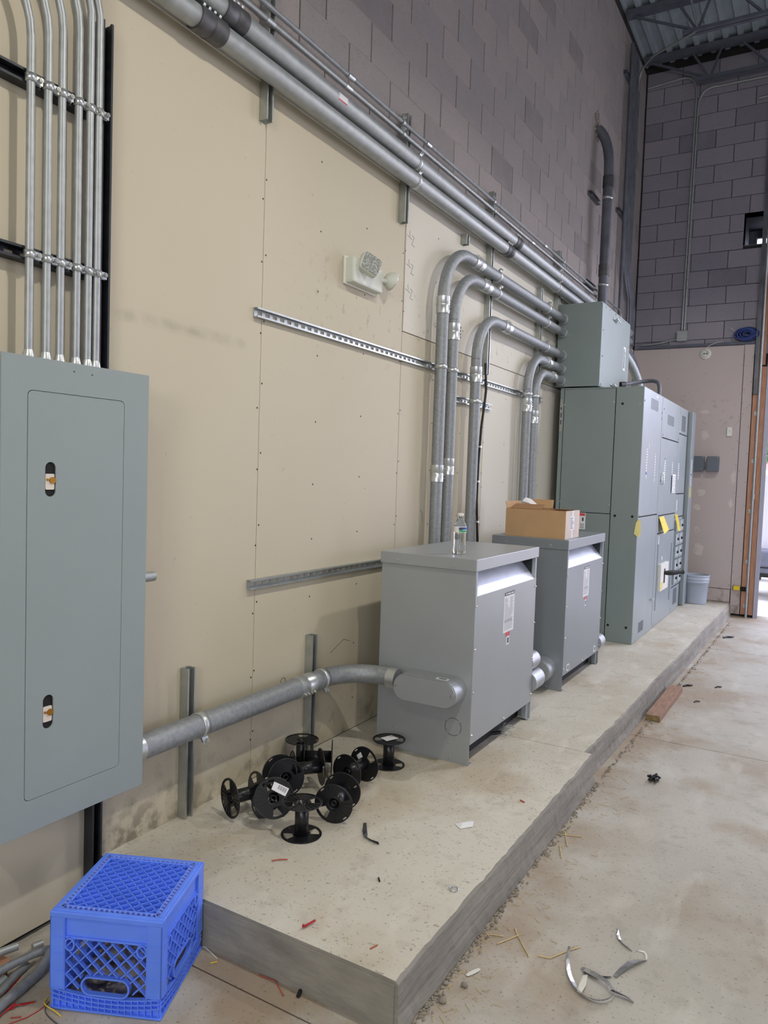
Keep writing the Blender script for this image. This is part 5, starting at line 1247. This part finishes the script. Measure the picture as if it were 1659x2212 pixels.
for k, (pts, lab) in enumerate((([(1.287, 2.357), (1.30, 2.335), (1.378, 2.238)], 'longest straight straw on the floor by the pad'), ([(1.268, 2.243), (1.29, 2.285), (1.311, 2.326)], 'straw left of the longest one, crossing its near end'),
        ([(1.399, 2.259), (1.437, 2.268), (1.47, 2.33), (1.501, 2.377)], 'bent forked straw right of the longest one'), ([(1.229, 2.277), (1.271, 2.292)], 'short straw closest to the pad face'),
        ([(1.198, 3.093), (1.25, 3.112), (1.297, 3.127)], 'straw lying across the small straw cluster'), ([(1.223, 3.133), (1.25, 3.06), (1.270, 3.011)], 'straw crossing the small cluster lengthwise'), ([(1.240, 3.001), (1.278, 2.903)], 'straw just in front of the small cluster'))):
    rod('straw', [(x, y, .003) for x, y in pts], .0024, 'straw', lab, 'straw', 5)
mb = MB()
for i in range(420):    # fine straw and chips along the foot of the pad
    y = 1.75+random.random()**1.3*6; x = 1.205+abs(random.gauss(0, .10)) + (y-3.8)*.01; a = random.uniform(0, PI); L_ = random.uniform(.008, .035)
    mb.bar((x-L_/2*math.cos(a)+.02, y-L_/2*math.sin(a), .0015), (x+L_/2*math.cos(a)+.02, y+L_/2*math.sin(a), .002), .0014, .001)
tag(build('straw_litter', mb, 'straw', kind='stuff'), 'fine straw and chips scattered along the foot of the pad', 'litter')
mb = MB()
for i in range(1000):
    y = 1.74+random.random()**1.5*7.2; x = 1.200+abs(random.gauss(0, .013)) + max(0, (y-3.8))*.0165; s = random.uniform(.002, .007)*(1 if random.random() < .9 else 1.5)
    bmx = [(1, 0, 0), (-1, 0, 0), (0, 1, 0), (0, -1, 0), (0, 0, 1), (0, 0, -1)]
    mb.add([(x+p[0]*s*random.uniform(.7, 1.2), y+p[1]*s*random.uniform(.7, 1.2), max(0.0005, s*.6+p[2]*s*.7)) for p in bmx], [(0, 2, 4), (2, 1, 4), (1, 3, 4), (3, 0, 4), (2, 0, 5), (1, 2, 5), (3, 1, 5), (0, 3, 5)])
tag(build('pebble_crumbs', mb, 'stone', kind='stuff'), 'crumbled concrete pebbles along the foot of the pad', 'rubble')
mb = MB()
for i in range(300):
    x, y = random.uniform(.05, 1.12), 1.8+random.random()**1.4*7; a = random.uniform(0, PI); L_ = random.uniform(.004, .016)
    if .18 < x < .76 and (3.2 < y < 4.08 or 4.7 < y < 5.62): continue
    if x < .8 and y > 6.42: continue
    mb.bar((x-L_/2*math.cos(a), y-L_/2*math.sin(a), .1535), (x+L_/2*math.cos(a), y+L_/2*math.sin(a), .1535), .0014, .0012)
tag(build('pad_litter', mb, 'straw', kind='stuff'), 'tiny brown chips littering the top of the pad', 'litter')
for k, (x, y, s) in enumerate(((1.262, 2.0, .011), (1.236, 1.905, .012), (1.21, 1.98, .009))):
    mb = MB(); bmx = bmesh.new(); bmesh.ops.create_icosphere(bmx, subdivisions=1, radius=s)
    mb.add([(x+v.co.x*1.2, y+v.co.y, s*.6+v.co.z*.6) for v in bmx.verts], [tuple(v.index for v in f.verts) for f in bmx.faces], True); bmx.free()
    tag(build('pebble', mb, 'stone'), ['dark pebble farther along the pad foot, by the straw', 'dark rounded pebble at the near corner of the pad', 'dark pebble between the other two at the pad foot'][k], 'pebble')
# offcut of lumber
t = thing('lumber_offcut', 'short weathered board lying on the floor against the pad edge', 'board', (1.25, 5.35, 0))
Mx = Matrix.Translation((1.250, 5.345, 0)) @ Matrix.Rotation(math.radians(-.5), 4, 'Z')
build('board', MB().box(-.045, .045, -.42, .40, .001, .040, Mx), 'lumber', t, bev=.003); build('end_grain', MB().box(-.043, .043, -.4212, -.42, .003, .038, Mx), 'endgrain', t, label='cut end showing the grain')
